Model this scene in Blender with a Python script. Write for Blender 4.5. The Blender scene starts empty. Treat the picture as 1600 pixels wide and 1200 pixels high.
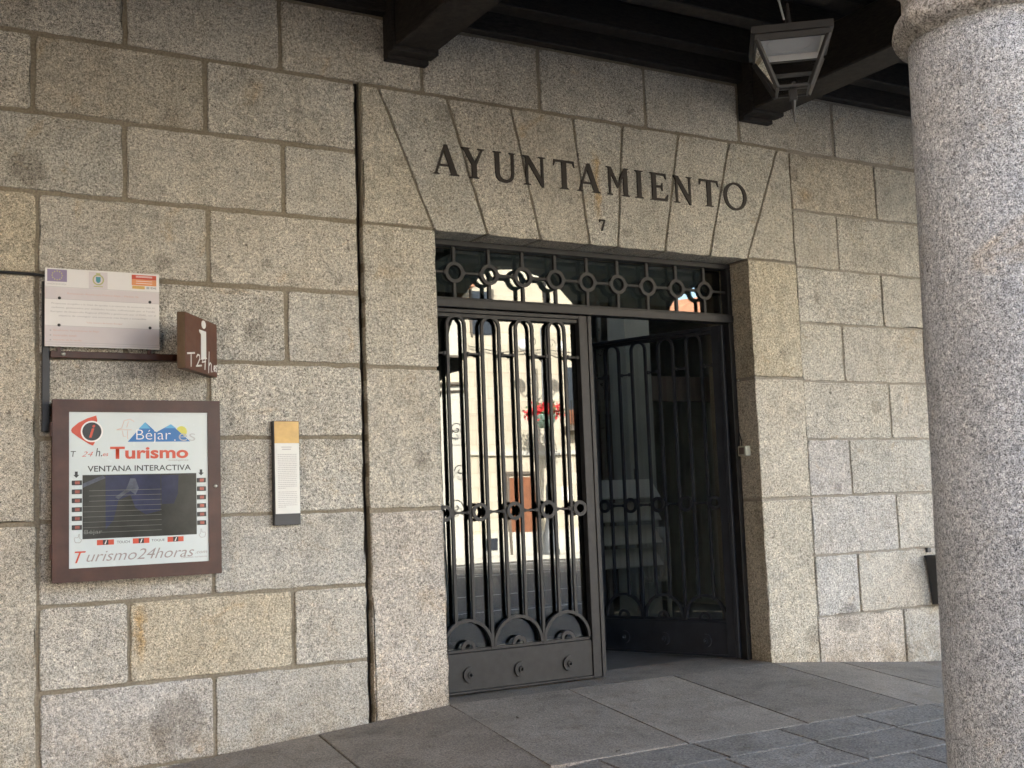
import bpy, bmesh, math, random
from mathutils import Matrix, Vector, geometry
random.seed(7)
PI = math.pi
scene = bpy.context.scene
COL = scene.collection

# ------------------------------------------------------------------ camera
cam = bpy.data.cameras.new("camera")
cam_o = bpy.data.objects.new("camera", cam); COL.objects.link(cam_o)
cam.sensor_fit = 'HORIZONTAL'; cam.sensor_width = 36.0; cam.lens = 36.0 * 1850 / 1600
cam.clip_start = 0.05; cam.clip_end = 500
R_ = Vector((0.86557319, -0.49938303, -0.03741191))
U_ = Vector((-0.018773, -0.10701177, 0.99408051))
W_ = Vector((0.50043045, 0.8597471, 0.10200144))
M = Matrix((R_, U_, -W_)).transposed().to_4x4(); M.translation = Vector((0, -7.5, 1.35))
cam_o.matrix_world = M
scene.camera = cam_o

# ------------------------------------------------------------------ world, sun, exposure
SUN_EL, SUN_AZ = math.radians(33), math.radians(-24)      # azimuth from +y towards +x
world = bpy.data.worlds.new("World"); scene.world = world; world.use_nodes = True
wn = world.node_tree; bg = wn.nodes["Background"]
sky = wn.nodes.new("ShaderNodeTexSky"); sky.sky_type = 'NISHITA'; sky.sun_disc = False
sky.sun_elevation = SUN_EL; sky.sun_rotation = SUN_AZ; sky.dust_density = 2.0; sky.ozone_density = 1.0
wn.links.new(sky.outputs[0], bg.inputs[0]); bg.inputs[1].default_value = 0.15
sun = bpy.data.lights.new("sun", 'SUN'); sun.energy = 5.0; sun.angle = math.radians(0.5); sun.color = (1.0, 0.95, 0.88)
sun_o = bpy.data.objects.new("sun", sun); COL.objects.link(sun_o)
sdir = Vector((math.sin(SUN_AZ) * math.cos(SUN_EL), math.cos(SUN_AZ) * math.cos(SUN_EL), math.sin(SUN_EL)))
sun_o.rotation_euler = sdir.to_track_quat('Z', 'Y').to_euler(); sun_o.location = sdir * 60
scene.view_settings.view_transform = 'Standard'; scene.view_settings.look = 'None'
scene.view_settings.gamma = 1.0; scene.view_settings.use_curve_mapping = False
scene.view_settings.exposure = 3.78
scene.cycles.max_bounces = 10; scene.cycles.diffuse_bounces = 5; scene.cycles.glossy_bounces = 5
scene.cycles.transparent_max_bounces = 12; scene.cycles.caustics_reflective = False
scene.cycles.sample_clamp_indirect = 4.0

# ------------------------------------------------------------------ materials
class NT:
    def __init__(s, name):
        s.m = bpy.data.materials.new(name); s.m.use_nodes = True
        s.t = s.m.node_tree; s.b = s.t.nodes["Principled BSDF"]; s.out = s.t.nodes["Material Output"]
    def n(s, typ, **k):
        nd = s.t.nodes.new(typ)
        for a, v in k.items():
            if a.startswith('i_'):
                key = a[2:]
                nd.inputs[int(key) if key.isdigit() else key.replace('_', ' ')].default_value = v
            else: setattr(nd, a, v)
        return nd
    def l(s, a, b): s.t.links.new(a, b)
    def coords(s, rnd=True):
        tc = s.n("ShaderNodeTexCoord")
        if not rnd: return tc.outputs['Object'], None
        oi = s.n("ShaderNodeObjectInfo")
        mu = s.n("ShaderNodeMath", operation='MULTIPLY', i_1=37.0); s.l(oi.outputs['Random'], mu.inputs[0])
        ad = s.n("ShaderNodeVectorMath", operation='ADD')
        s.l(tc.outputs['Object'], ad.inputs[0]); s.l(mu.outputs[0], ad.inputs[1])
        return ad.outputs[0], oi
    def ramp(s, fac, stops, interp='LINEAR'):
        r = s.n("ShaderNodeValToRGB"); cr = r.color_ramp; cr.interpolation = interp
        while len(cr.elements) < len(stops): cr.elements.new(0.5)
        for e, (p, c) in zip(cr.elements, stops):
            e.position = p; e.color = (*c, 1) if len(c) == 3 else c
        s.l(fac, r.inputs[0]); return r.outputs[0]
    def noise(s, vec, scale, detail=2, rough=.5, dist=0.0):
        n = s.n("ShaderNodeTexNoise", i_Scale=scale, i_Detail=detail, i_Roughness=rough, i_Distortion=dist)
        s.l(vec, n.inputs['Vector']); return n.outputs['Fac']
    def mix(s, fac, a, b, mode='MIX'):
        n = s.n("ShaderNodeMix", data_type='RGBA', blend_type=mode)
        for sock, v in ((n.inputs[0], fac), (n.inputs[6], a), (n.inputs[7], b)):
            if isinstance(v, (int, float)): sock.default_value = v
            elif isinstance(v, tuple): sock.default_value = (*v, 1) if len(v) == 3 else v
            else: s.l(v, sock)
        return n.outputs[2]
    def math(s, op, a, b=0.0, clamp=False):
        n = s.n("ShaderNodeMath", operation=op, use_clamp=clamp)
        for sock, v in ((n.inputs[0], a), (n.inputs[1], b)):
            if isinstance(v, (int, float)): sock.default_value = v
            else: s.l(v, sock)
        return n.outputs[0]
    def bump(s, h, strength, dist=.01):
        b = s.n("ShaderNodeBump", i_Strength=strength, i_Distance=dist); s.l(h, b.inputs['Height'])
        s.l(b.outputs[0], s.b.inputs['Normal'])

SPOTS = [  # dark weathered patches on the granite: x, z, radius
    (1.83, 2.97, .055), (3.62, 1.68, .075), (1.02, 3.50, .11), (3.86, 4.22, .07), (5.55, 4.47, .03),
    (7.48, 3.05, .035), (8.02, 2.87, .03), (7.39, 1.42, .035), (7.60, 1.40, .04), (1.90, .10, .17),
    (5.47, 3.47, .035), (7.30, 4.15, .06), (7.22, 4.22, .05), (2.42, 2.55, .07), (2.52, 3.02, .035),
    (3.02, 2.93, .03), (7.62, .28, .13), (7.19, .17, .09), (3.52, 3.82, .05), (8.12, 2.10, .06)]

def granite(name, base=(.40, .375, .335), dark=(.10, .095, .09), light=(.66, .64, .60), scale=1.0, spots=False, bump=.35, dirt=1.0):
    n = NT(name); v, oi = n.coords()
    if oi is not None:
        gs = n.n("ShaderNodeVectorMath", operation='SCALE'); n.l(v, gs.inputs[0]); n.l(n.math('ADD', n.math('MULTIPLY', oi.outputs['Random'], .34), .84), gs.inputs['Scale']); v = gs.outputs[0]
    a = n.noise(v, 78 * scale, 3, .7, 1.2)
    b = n.noise(v, 42 * scale, 2, .6)
    c = n.noise(v, 160 * scale, 1, .5)
    g = n.ramp(a, [(.37, dark), (.44, tuple(x * .62 for x in base)), (.50, base), (.60, light)])
    g2 = n.ramp(c, [(.38, tuple(x * .5 for x in dark)), (.48, base), (.58, tuple(min(1, x * 1.25) for x in light))])
    g = n.mix(.38, g, g2)
    cl = n.noise(v, 9.0, 4, .7, .5)
    bl = n.mix(1.0, n.ramp(b, [(.30, (.62, .62, .62)), (.5, (1, 1, 1)), (.72, (1.18, 1.17, 1.15))]), n.ramp(cl, [(.30, (.80, .80, .81)), (.5, (1, 1, 1)), (.70, (1.12, 1.11, 1.09))]), 'MULTIPLY')
    g = n.mix(1.0, g, bl, 'MULTIPLY')
    # broad mottling, rust and grey dirt
    big = n.noise(v, 2.6, 4, .62)
    g = n.mix(n.ramp(big, [(.42, (0, 0, 0)), (.70, (.5, .5, .5))]), g, n.mix(1.0, g, (.80, .76, .70), 'MULTIPLY'))
    rust = n.ramp(n.noise(v, 3.4, 5, .7, .8), [(.60, (0, 0, 0)), (.80, (.65, .65, .65))])
    g = n.mix(rust, g, n.mix(1.0, g, (.96, .72, .42), 'MULTIPLY'))
    gr = n.ramp(n.noise(v, 6.5, 5, .75, .3), [(.60, (0, 0, 0)), (.74, (.7, .7, .7))])
    g = n.mix(n.math('MULTIPLY', gr, .55 * dirt), g, n.mix(1.0, g, (.52, .52, .52), 'MULTIPLY'))
    pits = n.ramp(n.noise(v, 24, 2, .5), [(.715, (0, 0, 0)), (.75, (1, 1, 1))])
    g = n.mix(n.math('MULTIPLY', pits, .7), g, (.075, .06, .05))
    if oi is not None: g = n.mix(1.0, g, oi.outputs['Color'], 'MULTIPLY')
    if spots:
        tc = n.n("ShaderNodeTexCoord")
        wv = n.n("ShaderNodeTexNoise", i_Scale=16.0, i_Detail=5.0); n.l(tc.outputs['Object'], wv.inputs['Vector'])
        sub = n.n("ShaderNodeVectorMath", operation='SUBTRACT'); n.l(wv.outputs['Color'], sub.inputs[0]); sub.inputs[1].default_value = (.5, .5, .5)
        sc_ = n.n("ShaderNodeVectorMath", operation='SCALE'); n.l(sub.outputs[0], sc_.inputs[0]); sc_.inputs['Scale'].default_value = .11
        ad = n.n("ShaderNodeVectorMath", operation='ADD'); n.l(tc.outputs['Object'], ad.inputs[0]); n.l(sc_.outputs[0], ad.inputs[1])
        acc = None
        for (x, z, r) in SPOTS:
            d = n.n("ShaderNodeVectorMath", operation='DISTANCE'); n.l(ad.outputs[0], d.inputs[0]); d.inputs[1].default_value = (x, 0, z)
            q = n.math('SUBTRACT', 1.12, n.math('DIVIDE', d.outputs['Value'], r)); q = n.math('MULTIPLY', q, 4.0, True)
            acc = q if acc is None else n.math('MAXIMUM', acc, q)
        g = n.mix(n.math('MULTIPLY', acc, .48), g, n.mix(1.0, g, (.46, .43, .40), 'MULTIPLY'))
        pz = n.n("ShaderNodeSeparateXYZ"); n.l(tc.outputs['Object'], pz.inputs[0])
        lo = n.math('SUBTRACT', 1.0, n.math('MULTIPLY', n.math('ADD', pz.outputs[2], .10), 2.8), True)
        lo = n.math('MULTIPLY', lo, n.ramp(n.noise(v, 5.5, 5, .7), [(.36, (0, 0, 0)), (.62, (1, 1, 1))]))
        g = n.mix(n.math('MULTIPLY', lo, .85), g, n.mix(1.0, g, (.66, .58, .47), 'MULTIPLY'))
        st = n.n("ShaderNodeMapping"); st.inputs['Scale'].default_value = (7, 7, .7); n.l(v, st.inputs[0])
        run = n.ramp(n.noise(st.outputs[0], 1.0, 4, .65), [(.52, (0, 0, 0)), (.72, (1, 1, 1))])
        g = n.mix(n.math('MULTIPLY', run, .30), g, n.mix(1.0, g, (.62, .58, .52), 'MULTIPLY'))
        # long rust runs
        sx = n.n("ShaderNodeSeparateXYZ"); n.l(ad.outputs[0], sx.inputs[0])
        for (x, zt, zb, w) in ((5.205, 4.10, 3.50, .045), (1.68, .84, .42, .04), (1.30, 4.02, 3.88, .07), (7.42, 4.05, 3.85, .10)):
            dx = n.math('ABSOLUTE', n.math('SUBTRACT', sx.outputs[0], x))
            m1 = n.math('SUBTRACT', 1.0, n.math('DIVIDE', dx, w), True)
            m2 = n.math('MULTIPLY', n.math('SUBTRACT', zt, sx.outputs[2]), 12, True)
            m3 = n.math('MULTIPLY', n.math('SUBTRACT', sx.outputs[2], zb), 5, True)
            mm = n.math('MULTIPLY', n.math('MULTIPLY', m1, m2), m3)
            g = n.mix(n.math('MULTIPLY', mm, .75), g, n.mix(1.0, g, (.95, .66, .30), 'MULTIPLY'))
    n.l(g, n.b.inputs['Base Color']); n.b.inputs['Roughness'].default_value = .85
    n.b.inputs['Specular IOR Level'].default_value = .25
    h = n.math('ADD', n.math('MULTIPLY', a, 1.0), n.math('ADD', n.math('MULTIPLY', n.noise(v, 18, 3, .6), 1.4), n.math('MULTIPLY', n.noise(v, 6.5, 4, .6), 3.2)))
    n.bump(h, bump, .012)
    return n.m

def plain(name, col, rough=.6, metal=0.0, var=.12, vscale=6, spec=.5, bump=0.0, bscale=60, coat=0.0, rnd=False, streak=None):
    n = NT(name); v, oi = n.coords(rnd)
    f = n.noise(v, vscale, 5, .65)
    c = n.mix(n.ramp(f, [(.3, (0, 0, 0)), (.7, (1, 1, 1))]), tuple(x * (1 - var) for x in col), tuple(min(1, x * (1 + var)) for x in col))
    if rnd and oi: c = n.mix(1.0, c, oi.outputs['Color'], 'MULTIPLY')
    n.l(c, n.b.inputs['Base Color']); n.b.inputs['Metallic'].default_value = metal
    r = n.n("ShaderNodeMapRange", i_3=max(0, rough - .08), i_4=min(1, rough + .08)); n.l(n.noise(v, vscale * 3, 3), r.inputs[0]); n.l(r.outputs[0], n.b.inputs['Roughness'])
    n.b.inputs['Specular IOR Level'].default_value = spec; n.b.inputs['Coat Weight'].default_value = coat
    n.b.inputs['Coat Roughness'].default_value = .06
    if bump: n.bump(n.noise(v, bscale, 4, .6), bump, .004)
    return n.m

def glass(name, fac, tint=(.34, .36, .35), ior=1.5):
    n = NT(name); n.t.nodes.remove(n.b)
    tr = n.n("ShaderNodeBsdfTransparent"); tr.inputs[0].default_value = (*tint, 1)
    gl = n.n("ShaderNodeBsdfGlossy"); gl.inputs['Roughness'].default_value = 0.0; gl.inputs[0].default_value = (.95, .96, .93, 1)
    tc = n.n("ShaderNodeTexCoord"); bn = n.n("ShaderNodeBump", i_Strength=.05, i_Distance=.01)
    nz = n.n("ShaderNodeTexNoise", i_Scale=2.2, i_Detail=1.0); n.l(tc.outputs['Object'], nz.inputs['Vector']); n.l(nz.outputs['Fac'], bn.inputs['Height']); n.l(bn.outputs[0], gl.inputs['Normal'])
    fr = n.n("ShaderNodeFresnel", i_IOR=ior)
    f = n.math('ADD', n.math('MULTIPLY', fr.outputs[0], 1.0), fac, True)
    mx = n.n("ShaderNodeMixShader"); n.l(f, mx.inputs[0]); n.l(tr.outputs[0], mx.inputs[1]); n.l(gl.outputs[0], mx.inputs[2]); n.l(mx.outputs[0], n.out.inputs[0])
    return n.m

M_GRAN = granite('granite_ashlar', base=(.468, .440, .388), dark=(.082, .072, .062), light=(.82, .795, .73), scale=1.34, spots=True, bump=.5)
M_COLUMN = granite('granite_column', base=(.400, .388, .362), dark=(.050, .048, .045), light=(.78, .765, .725), scale=1.6, bump=.9, dirt=1.1)
M_CAPITAL = granite('granite_capital', base=(.34, .31, .27), dark=(.10, .085, .07), light=(.5, .47, .42), bump=.6, dirt=1.5)
def mortar_mat(name, c):
    n = NT(name); v, _ = n.coords(False)
    a = n.noise(v, 70, 3, .6); b = n.noise(v, 3, 4, .6)
    g = n.ramp(a, [(.3, tuple(x * .65 for x in c)), (.55, c), (.75, tuple(x * 1.25 for x in c))])
    g = n.mix(n.ramp(b, [(.35, (0, 0, 0)), (.65, (.8, .8, .8))]), g, n.mix(1.0, g, (.75, .72, .66), 'MULTIPLY'))
    n.l(g, n.b.inputs['Base Color']); n.b.inputs['Roughness'].default_value = .95; n.bump(a, .5, .006); return n.m
M_MORTAR = mortar_mat('lime_mortar', (.30, .262, .20))
M_MORTAR2 = mortar_mat('pale_mortar', (.37, .335, .285))
M_GAP = plain('dark_open_joint', (.05, .042, .034), .95)
M_IRON = plain('grey_painted_iron', (.0205, .0195, .0195), .48, .0, .3, 14, .32, .15, 120)
M_IRON_B = plain('blue_black_painted_iron', (.022, .024, .030), .45, .0, .25, 9, .45, .15, 120)
M_BRONZE = plain('dark_bronze_lettering', (.030, .023, .018), .5, .3, .2, 20, .4, .2, 90)
M_WOOD = NT('dark_stained_timber')
_v, _o = M_WOOD.coords()
_mp = M_WOOD.n("ShaderNodeMapping"); _mp.inputs['Scale'].default_value = (3, 3, 14); M_WOOD.l(_v, _mp.inputs[0])
_f = M_WOOD.noise(_mp.outputs[0], 5, 6, .7, .6)
M_WOOD.l(M_WOOD.ramp(_f, [(.32, (.007, .006, .005)), (.66, (.036, .029, .024))]), M_WOOD.b.inputs['Base Color'])
M_WOOD.b.inputs['Roughness'].default_value = .65; M_WOOD.b.inputs['Specular IOR Level'].default_value = .3; M_WOOD.bump(_f, .3, .006)
M_WOOD = M_WOOD.m
M_BROWN = plain('brown_painted_steel', (.062, .023, .014), .42, .0, .35, 5, .4, .15, 140)
M_BROWN2 = plain('reddish_brown_sign_paint', (.105, .036, .018), .45, 0, .15, 6, .4)
M_EDGE = plain('sign_edge', (.11, .065, .032), .6, 0, .2, 12)
M_PRINT = plain('pale_print_panel', (.60, .66, .66), .25, 0, .04, 3, .4)  # even pale blue-grey tone of the print panel
M_PLACARD = plain('white_placard', (.74, .72, .70), .35, 0, .03, 4, .4)
M_BAND = plain('placard_pinkish_band', (.62, .57, .57), .35, 0, .03, 4, .4)
def flat(name, c, rough=.35, var=.05): return plain(name, c, rough, 0, var, 8, .4)
M_RED = flat('print_red', (.55, .07, .03)); M_BLACK = flat('print_black', (.018, .018, .02)); M_WHITE = flat('print_white', (.78, .77, .74))
M_GREY = flat('print_grey', (.30, .25, .24)); M_BLUE = flat('print_blue', (.02, .15, .42)); M_BLUE2 = flat('print_light_blue', (.10, .38, .62))
M_YEL = flat('print_yellow', (.62, .60, .10)); M_LGREY = flat('print_light_grey', (.42, .44, .44)); M_PURP = flat('flag_faded_violet', (.24, .19, .30))
M_ORANGE = flat('print_orange', (.68, .27, .10)); M_SALMON = flat('print_salmon', (.66, .38, .28)); M_TEAL = flat('print_teal', (.06, .26, .30)); M_OLIVE = flat('print_olive', (.42, .42, .18))
M_FADE = flat('print_faded_grey', (.42, .40, .40)); M_FADER = flat('print_faded_red', (.62, .42, .36)); M_GOLD = plain('gold_plaque_paint', (.62, .38, .10), .35, 0, .12, 14, .4)
M_CHAR = plain('charcoal_plaque_metal', (.035, .035, .037), .5)
M_PAPER = plain('plaque_white_face', (.66, .66, .62), .35, 0, .05, 5)
M_SCREEN = plain('dark_display', (.030, .031, .027), .22, 0, .5, 4, .25)
M_SCRB = plain('dim_blue_display_image', (.022, .027, .065), .22, 0, .4, 6, .25)
M_SCRG = plain('dim_grey_display_image', (.08, .09, .12), .22, 0, .5, 9, .25)
M_LINE = flat('display_scan_line', (.15, .155, .14), .3)
M_COPPER = plain('copper_touch_key', (.25, .07, .05), .3, .3, .3, 30)
M_STEEL = plain('bright_steel', (.55, .54, .5), .3, .9)
M_LAMPMETAL = plain('lantern_grey_paint', (.034, .031, .030), .5, 0, .1, 10)
M_LAMPWHITE = plain('white_lantern_reflector', (.85, .84, .83), .6, 0, .04, 6)
M_GLASS_L = glass('reflective_door_glass', .045)
M_GLASS_R = glass('inner_leaf_glass', .01, (.86, .88, .87))
M_GLASS_C = glass('lantern_glass', .0, (.95, .95, .95), 1.12)
M_PLASTIC = plain('cream_plastic', (.50, .49, .40), .5, 0, .05, 20)
M_DARKHALL = plain('hall_plaster', (.44, .45, .40), .8, 0, .15, 2)
M_HALLDARK = plain('hall_dark_panel', (.16, .12, .10), .6, 0, .2, 4)
M_HALLFLOOR = plain('hall_floor_stone', (.09, .085, .078), .5, 0, .2, 3)
M_RACK = plain('white_rack_shelf', (.85, .84, .76), .5, 0, .06, 6)

def slab_mat(name, c1, c2, bump, grain, spec=.4):
    n = NT(name); v, oi = n.coords()
    a = n.noise(v, grain, 4, .7); b = n.noise(v, 2.2, 5, .65, .4); d = n.noise(v, 7, 5, .7)
    g = n.mix(n.ramp(b, [(.32, (0, 0, 0)), (.68, (1, 1, 1))]), c1, c2)
    g = n.mix(.7, g, n.ramp(a, [(.36, (.35, .35, .35)), (.5, (1, 1, 1)), (.62, (1.6, 1.57, 1.52))]), 'MULTIPLY')
    g = n.mix(n.ramp(d, [(.52, (0, 0, 0)), (.68, (.7, .7, .7))]), g, n.mix(1.0, g, (.62, .58, .54), 'MULTIPLY'))
    fl = n.ramp(n.noise(v, 33, 2, .5), [(.72, (0, 0, 0)), (.76, (.8, .8, .8))]); g = n.mix(fl, g, (.03, .022, .02))
    if oi: g = n.mix(1.0, g, oi.outputs['Color'], 'MULTIPLY')
    n.l(g, n.b.inputs['Base Color']); n.b.inputs['Roughness'].default_value = .72; n.b.inputs['Specular IOR Level'].default_value = spec
    n.bump(n.math('ADD', a, n.math('MULTIPLY', n.noise(v, grain * .35, 3, .6), 1.2)), bump, .012)
    return n.m
M_SLAB = slab_mat('smooth_brown_grey_slab', (.30, .262, .222), (.205, .180, .152), .35, 90)
M_ROUGH = slab_mat('rough_slate_slab', (.262, .238, .208), (.172, .157, .136), .9, 70)
M_JOINT = mortar_mat('paving_joint_sand', (.30, .26, .21))
M_PLAZA = slab_mat('plaza_setts', (.08, .076, .072), (.058, .056, .053), .4, 30)
M_LINEW = plain('white_road_paint', (.62, .62, .60), .7, 0, .15, 10)
def ashlar_far(name, c, br=(1.0, .5)):
    n = NT(name); v, _ = n.coords(False)
    mp = n.n("ShaderNodeMapping"); mp.inputs['Rotation'].default_value = (PI / 2, 0, 0); n.l(v, mp.inputs[0])
    bt = n.n("ShaderNodeTexBrick", i_Scale=1.0, i_Mortar_Size=.012, i_Brick_Width=br[0], i_Row_Height=br[1])
    bt.inputs['Color1'].default_value = (*c, 1); bt.inputs['Color2'].default_value = (c[0] * .9, c[1] * .88, c[2] * .84, 1); bt.inputs['Mortar'].default_value = (c[0] * .75, c[1] * .7, c[2] * .62, 1)
    n.l(mp.outputs[0], bt.inputs[0]); g = n.mix(.5, bt.outputs[0], n.ramp(n.noise(v, 1.5, 5, .7), [(.3, (.8, .8, .8)), (.7, (1.1, 1.1, 1.1))]), 'MULTIPLY')
    n.l(g, n.b.inputs['Base Color']); n.b.inputs['Roughness'].default_value = .9; return n.m
M_FAR = ashlar_far('far_cream_ashlar', (.52, .475, .385)); M_FAR2 = plain('far_cream_render', (.60, .54, .42), .9, 0, .06, 1.2); M_FAR3 = plain('far_pale_render', (.52, .50, .44), .9, 0, .06, 1)
M_TILE = plain('terracotta_roof_tiles', (.42, .20, .12), .85, 0, .3, 5); M_DOOR = plain('brown_far_door', (.22, .085, .04), .6, 0, .25, 4); M_WINDK = plain('far_dark_window', (.03, .035, .045), .15)
M_GREENP = plain('pale_green_planter', (.28, .42, .36), .6); M_FLOWER = plain('red_geranium_petals', (.62, .012, .02), .6, 0, .3, 20); M_LEAF = plain('geranium_leaf', (.05, .10, .035), .7, 0, .3, 20)
M_POST = plain('silver_grey_post_paint', (.30, .32, .33), .4, .2)
M_WING = plain('low_bounce_wing_render', (.23, .20, .17), .9, 0, .15, 1)  # kept dark so the added left wing bounces little light
M_FARPOST = plain('dark_grey_post_paint', (.09, .095, .10), .45, .1)
M_TRIM = plain('dark_moulding', (.12, .10, .08), .8)

# ------------------------------------------------------------------ helpers
def link(name, me, mat, parent=None, color=None):
    o = bpy.data.objects.new(name, me); COL.objects.link(o)
    if mat is not None and not me.materials: me.materials.append(mat)
    if parent is not None: o.parent = parent
    if color: o.color = (*color, 1)
    return o
def obj(name, bm, mat, parent=None, smooth=False, color=None):
    me = bpy.data.meshes.new(name); bm.normal_update(); bm.to_mesh(me); bm.free()
    if smooth:
        for p in me.polygons: p.use_smooth = True
    return link(name, me, mat, parent, color)
def thing(name, label, cat, loc=(0, 0, 0), group=None):
    o = bpy.data.objects.new(name, None); COL.objects.link(o); o.empty_display_size = .2
    o['label'] = label; o['category'] = cat
    if group: o['group'] = group
    ORIG[o.name] = Vector(loc); o.location = loc
    return o
ORIG = {}
def settle():
    # children were modelled in world coordinates: cancel their parents' placement
    bpy.context.view_layer.update()
    for o in list(scene.objects):
        p = o.parent
        if p is not None and p.name in ORIG: o.matrix_parent_inverse = Matrix.Translation(-ORIG[p.name])
def tag(o, label, cat, group=None):
    o['label'] = label; o['category'] = cat
    if group: o['group'] = group
    return o
def struct(o): o['kind'] = 'structure'; return o
def box(bm, x0, x1, y0, y1, z0, z1, bev=0.0):
    r = bmesh.ops.create_cube(bm, size=1.0)
    vs = r['verts']
    bmesh.ops.scale(bm, vec=(abs(x1 - x0), abs(y1 - y0), abs(z1 - z0)), verts=vs)
    bmesh.ops.translate(bm, vec=((x0 + x1) / 2, (y0 + y1) / 2, (z0 + z1) / 2), verts=vs)
    if bev:
        es = list({e for v in vs for e in v.link_edges})
        bmesh.ops.bevel(bm, geom=es, offset=bev, segments=1, affect='EDGES', profile=.5)
def B(name, mat, parent, x0, x1, y0, y1, z0, z1, bev=0.0, color=None):
    bm = bmesh.new(); box(bm, x0, x1, y0, y1, z0, z1, bev); return obj(name, bm, mat, parent, color=color)
def prism(bm, pts, y0, y1, holes=()):
    """polygon in x,z extruded from y0 (front) to y1 (back)"""
    loops = [list(pts)] + [list(h) for h in holes]
    tri = geometry.tessellate_polygon([[Vector((x, z, 0)) for x, z in l] for l in loops])
    flat_ = [p for l in loops for p in l]
    fv = [bm.verts.new((x, y0, z)) for x, z in flat_]; bv = [bm.verts.new((x, y1, z)) for x, z in flat_]
    for a, b, c in tri:
        try: bm.faces.new((fv[a], fv[b], fv[c])); bm.faces.new((bv[c], bv[b], bv[a]))
        except ValueError: pass
    k = 0
    for l in loops:
        m = len(l)
        for i in range(m):
            j = (i + 1) % m
            bm.faces.new((fv[k + i], fv[k + j], bv[k + j], bv[k + i]))
        k += m
def P(name, mat, parent, pts, y0, y1, holes=()):
    bm = bmesh.new(); prism(bm, pts, y0, y1, holes); bmesh.ops.recalc_face_normals(bm, faces=bm.faces[:]); return obj(name, bm, mat, parent)
def ring_pts(cx, cz, r, n=24, a0=0.0, a1=2 * PI, rz=None):
    rz = rz or r
    m = n if abs(a1 - a0 - 2 * PI) < 1e-6 else n + 1
    return [(cx + r * math.cos(a0 + (a1 - a0) * i / n), cz + rz * math.sin(a0 + (a1 - a0) * i / n)) for i in range(m)]
def arc_band(cx, cz, r0, r1, a0, a1, n=16):
    return ring_pts(cx, cz, r1, n, a0, a1) + ring_pts(cx, cz, r0, n, a0, a1)[::-1]
def lathe(bm, prof, cx, cy, n=48):
    rings = []
    for r, z in prof:
        rings.append([bm.verts.new((cx + r * math.cos(2 * PI * i / n), cy + r * math.sin(2 * PI * i / n), z)) for i in range(n)])
    for a, b in zip(rings, rings[1:]):
        for i in range(n): bm.faces.new((a[i], a[(i + 1) % n], b[(i + 1) % n], b[i]))
    bm.faces.new(rings[0][::-1]); bm.faces.new(rings[-1])
def tube(bm, pts, r, n=6):
    """round tube along 3-D points"""
    pts = [Vector(p) for p in pts]; rings = []
    for i, p in enumerate(pts):
        d = (pts[min(i + 1, len(pts) - 1)] - pts[max(i - 1, 0)]).normalized()
        a = d.cross(Vector((0, 1, 0)));  a = a if a.length > .1 else d.cross(Vector((1, 0, 0))); a.normalize(); b = d.cross(a)
        rings.append([bm.verts.new(p + a * r * math.cos(2 * PI * k / n) + b * r * math.sin(2 * PI * k / n)) for k in range(n)])
    for a, b in zip(rings, rings[1:]):
        for i in range(n): bm.faces.new((a[i], a[(i + 1) % n], b[(i + 1) % n], b[i]))
    bm.faces.new(rings[0][::-1]); bm.faces.new(rings[-1])
def text(name, s, mat, parent, x0, x1, z0, z1, y, shear=0.0, off=0.0, d=.0008, keep=False, mtx=None):
    """flat lettering fitted into the box x0..x1, z0..z1 on the plane y (facing -y)"""
    cu = bpy.data.curves.new(name, 'FONT'); cu.body = s; cu.shear = shear; cu.offset = off; cu.resolution_u = 3
    to = bpy.data.objects.new(name, cu); COL.objects.link(to)
    me = bpy.data.meshes.new_from_object(to.evaluated_get(bpy.context.evaluated_depsgraph_get()))
    bpy.data.objects.remove(to); bpy.data.curves.remove(cu)
    xs = [v.co.x for v in me.vertices]; ys = [v.co.y for v in me.vertices]
    ax, bx, ay, by = min(xs), max(xs), min(ys), max(ys)
    sx = (x1 - x0) / (bx - ax); sz = (z1 - z0) / (by - ay)
    for v in me.vertices: v.co = Vector((x0 + (v.co.x - ax) * sx, y, z0 + (v.co.y - ay) * sz))
    if mtx is not None: me.transform(mtx)
    me.materials.clear(); me.name = name
    return link(name, me, mat, parent)

# ------------------------------------------------------------------ pavement and ground
ZX = [-30, -3, 1.1, 2.13, 3.18, 3.77, 6.72, 7.26, 8.3, 9.5, 40]
ZZ = [-.30, -.30, -.22, -.125, -.05, 0, 0, -.045, -.15, -.22, -.30]
def zw(x):
    for (a, b), (p, q) in zip(zip(ZX, ZX[1:]), zip(ZZ, ZZ[1:])):
        if a <= x <= b: return p + (q - p) * (x - a) / (b - a)
    return ZZ[-1]
def zf(x, y): return max(zw(x) + .059 * max(min(y, 0), -6), -.44)

bm = bmesh.new(); N = 1
vs = [bm.verts.new(p) for p in ((-150, -150, -.47), (150, -150, -.47), (150, 1, -.47), (-150, 1, -.47))]; bm.faces.new(vs)
struct(obj('plaza_ground', bm, M_PLAZA))
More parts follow.
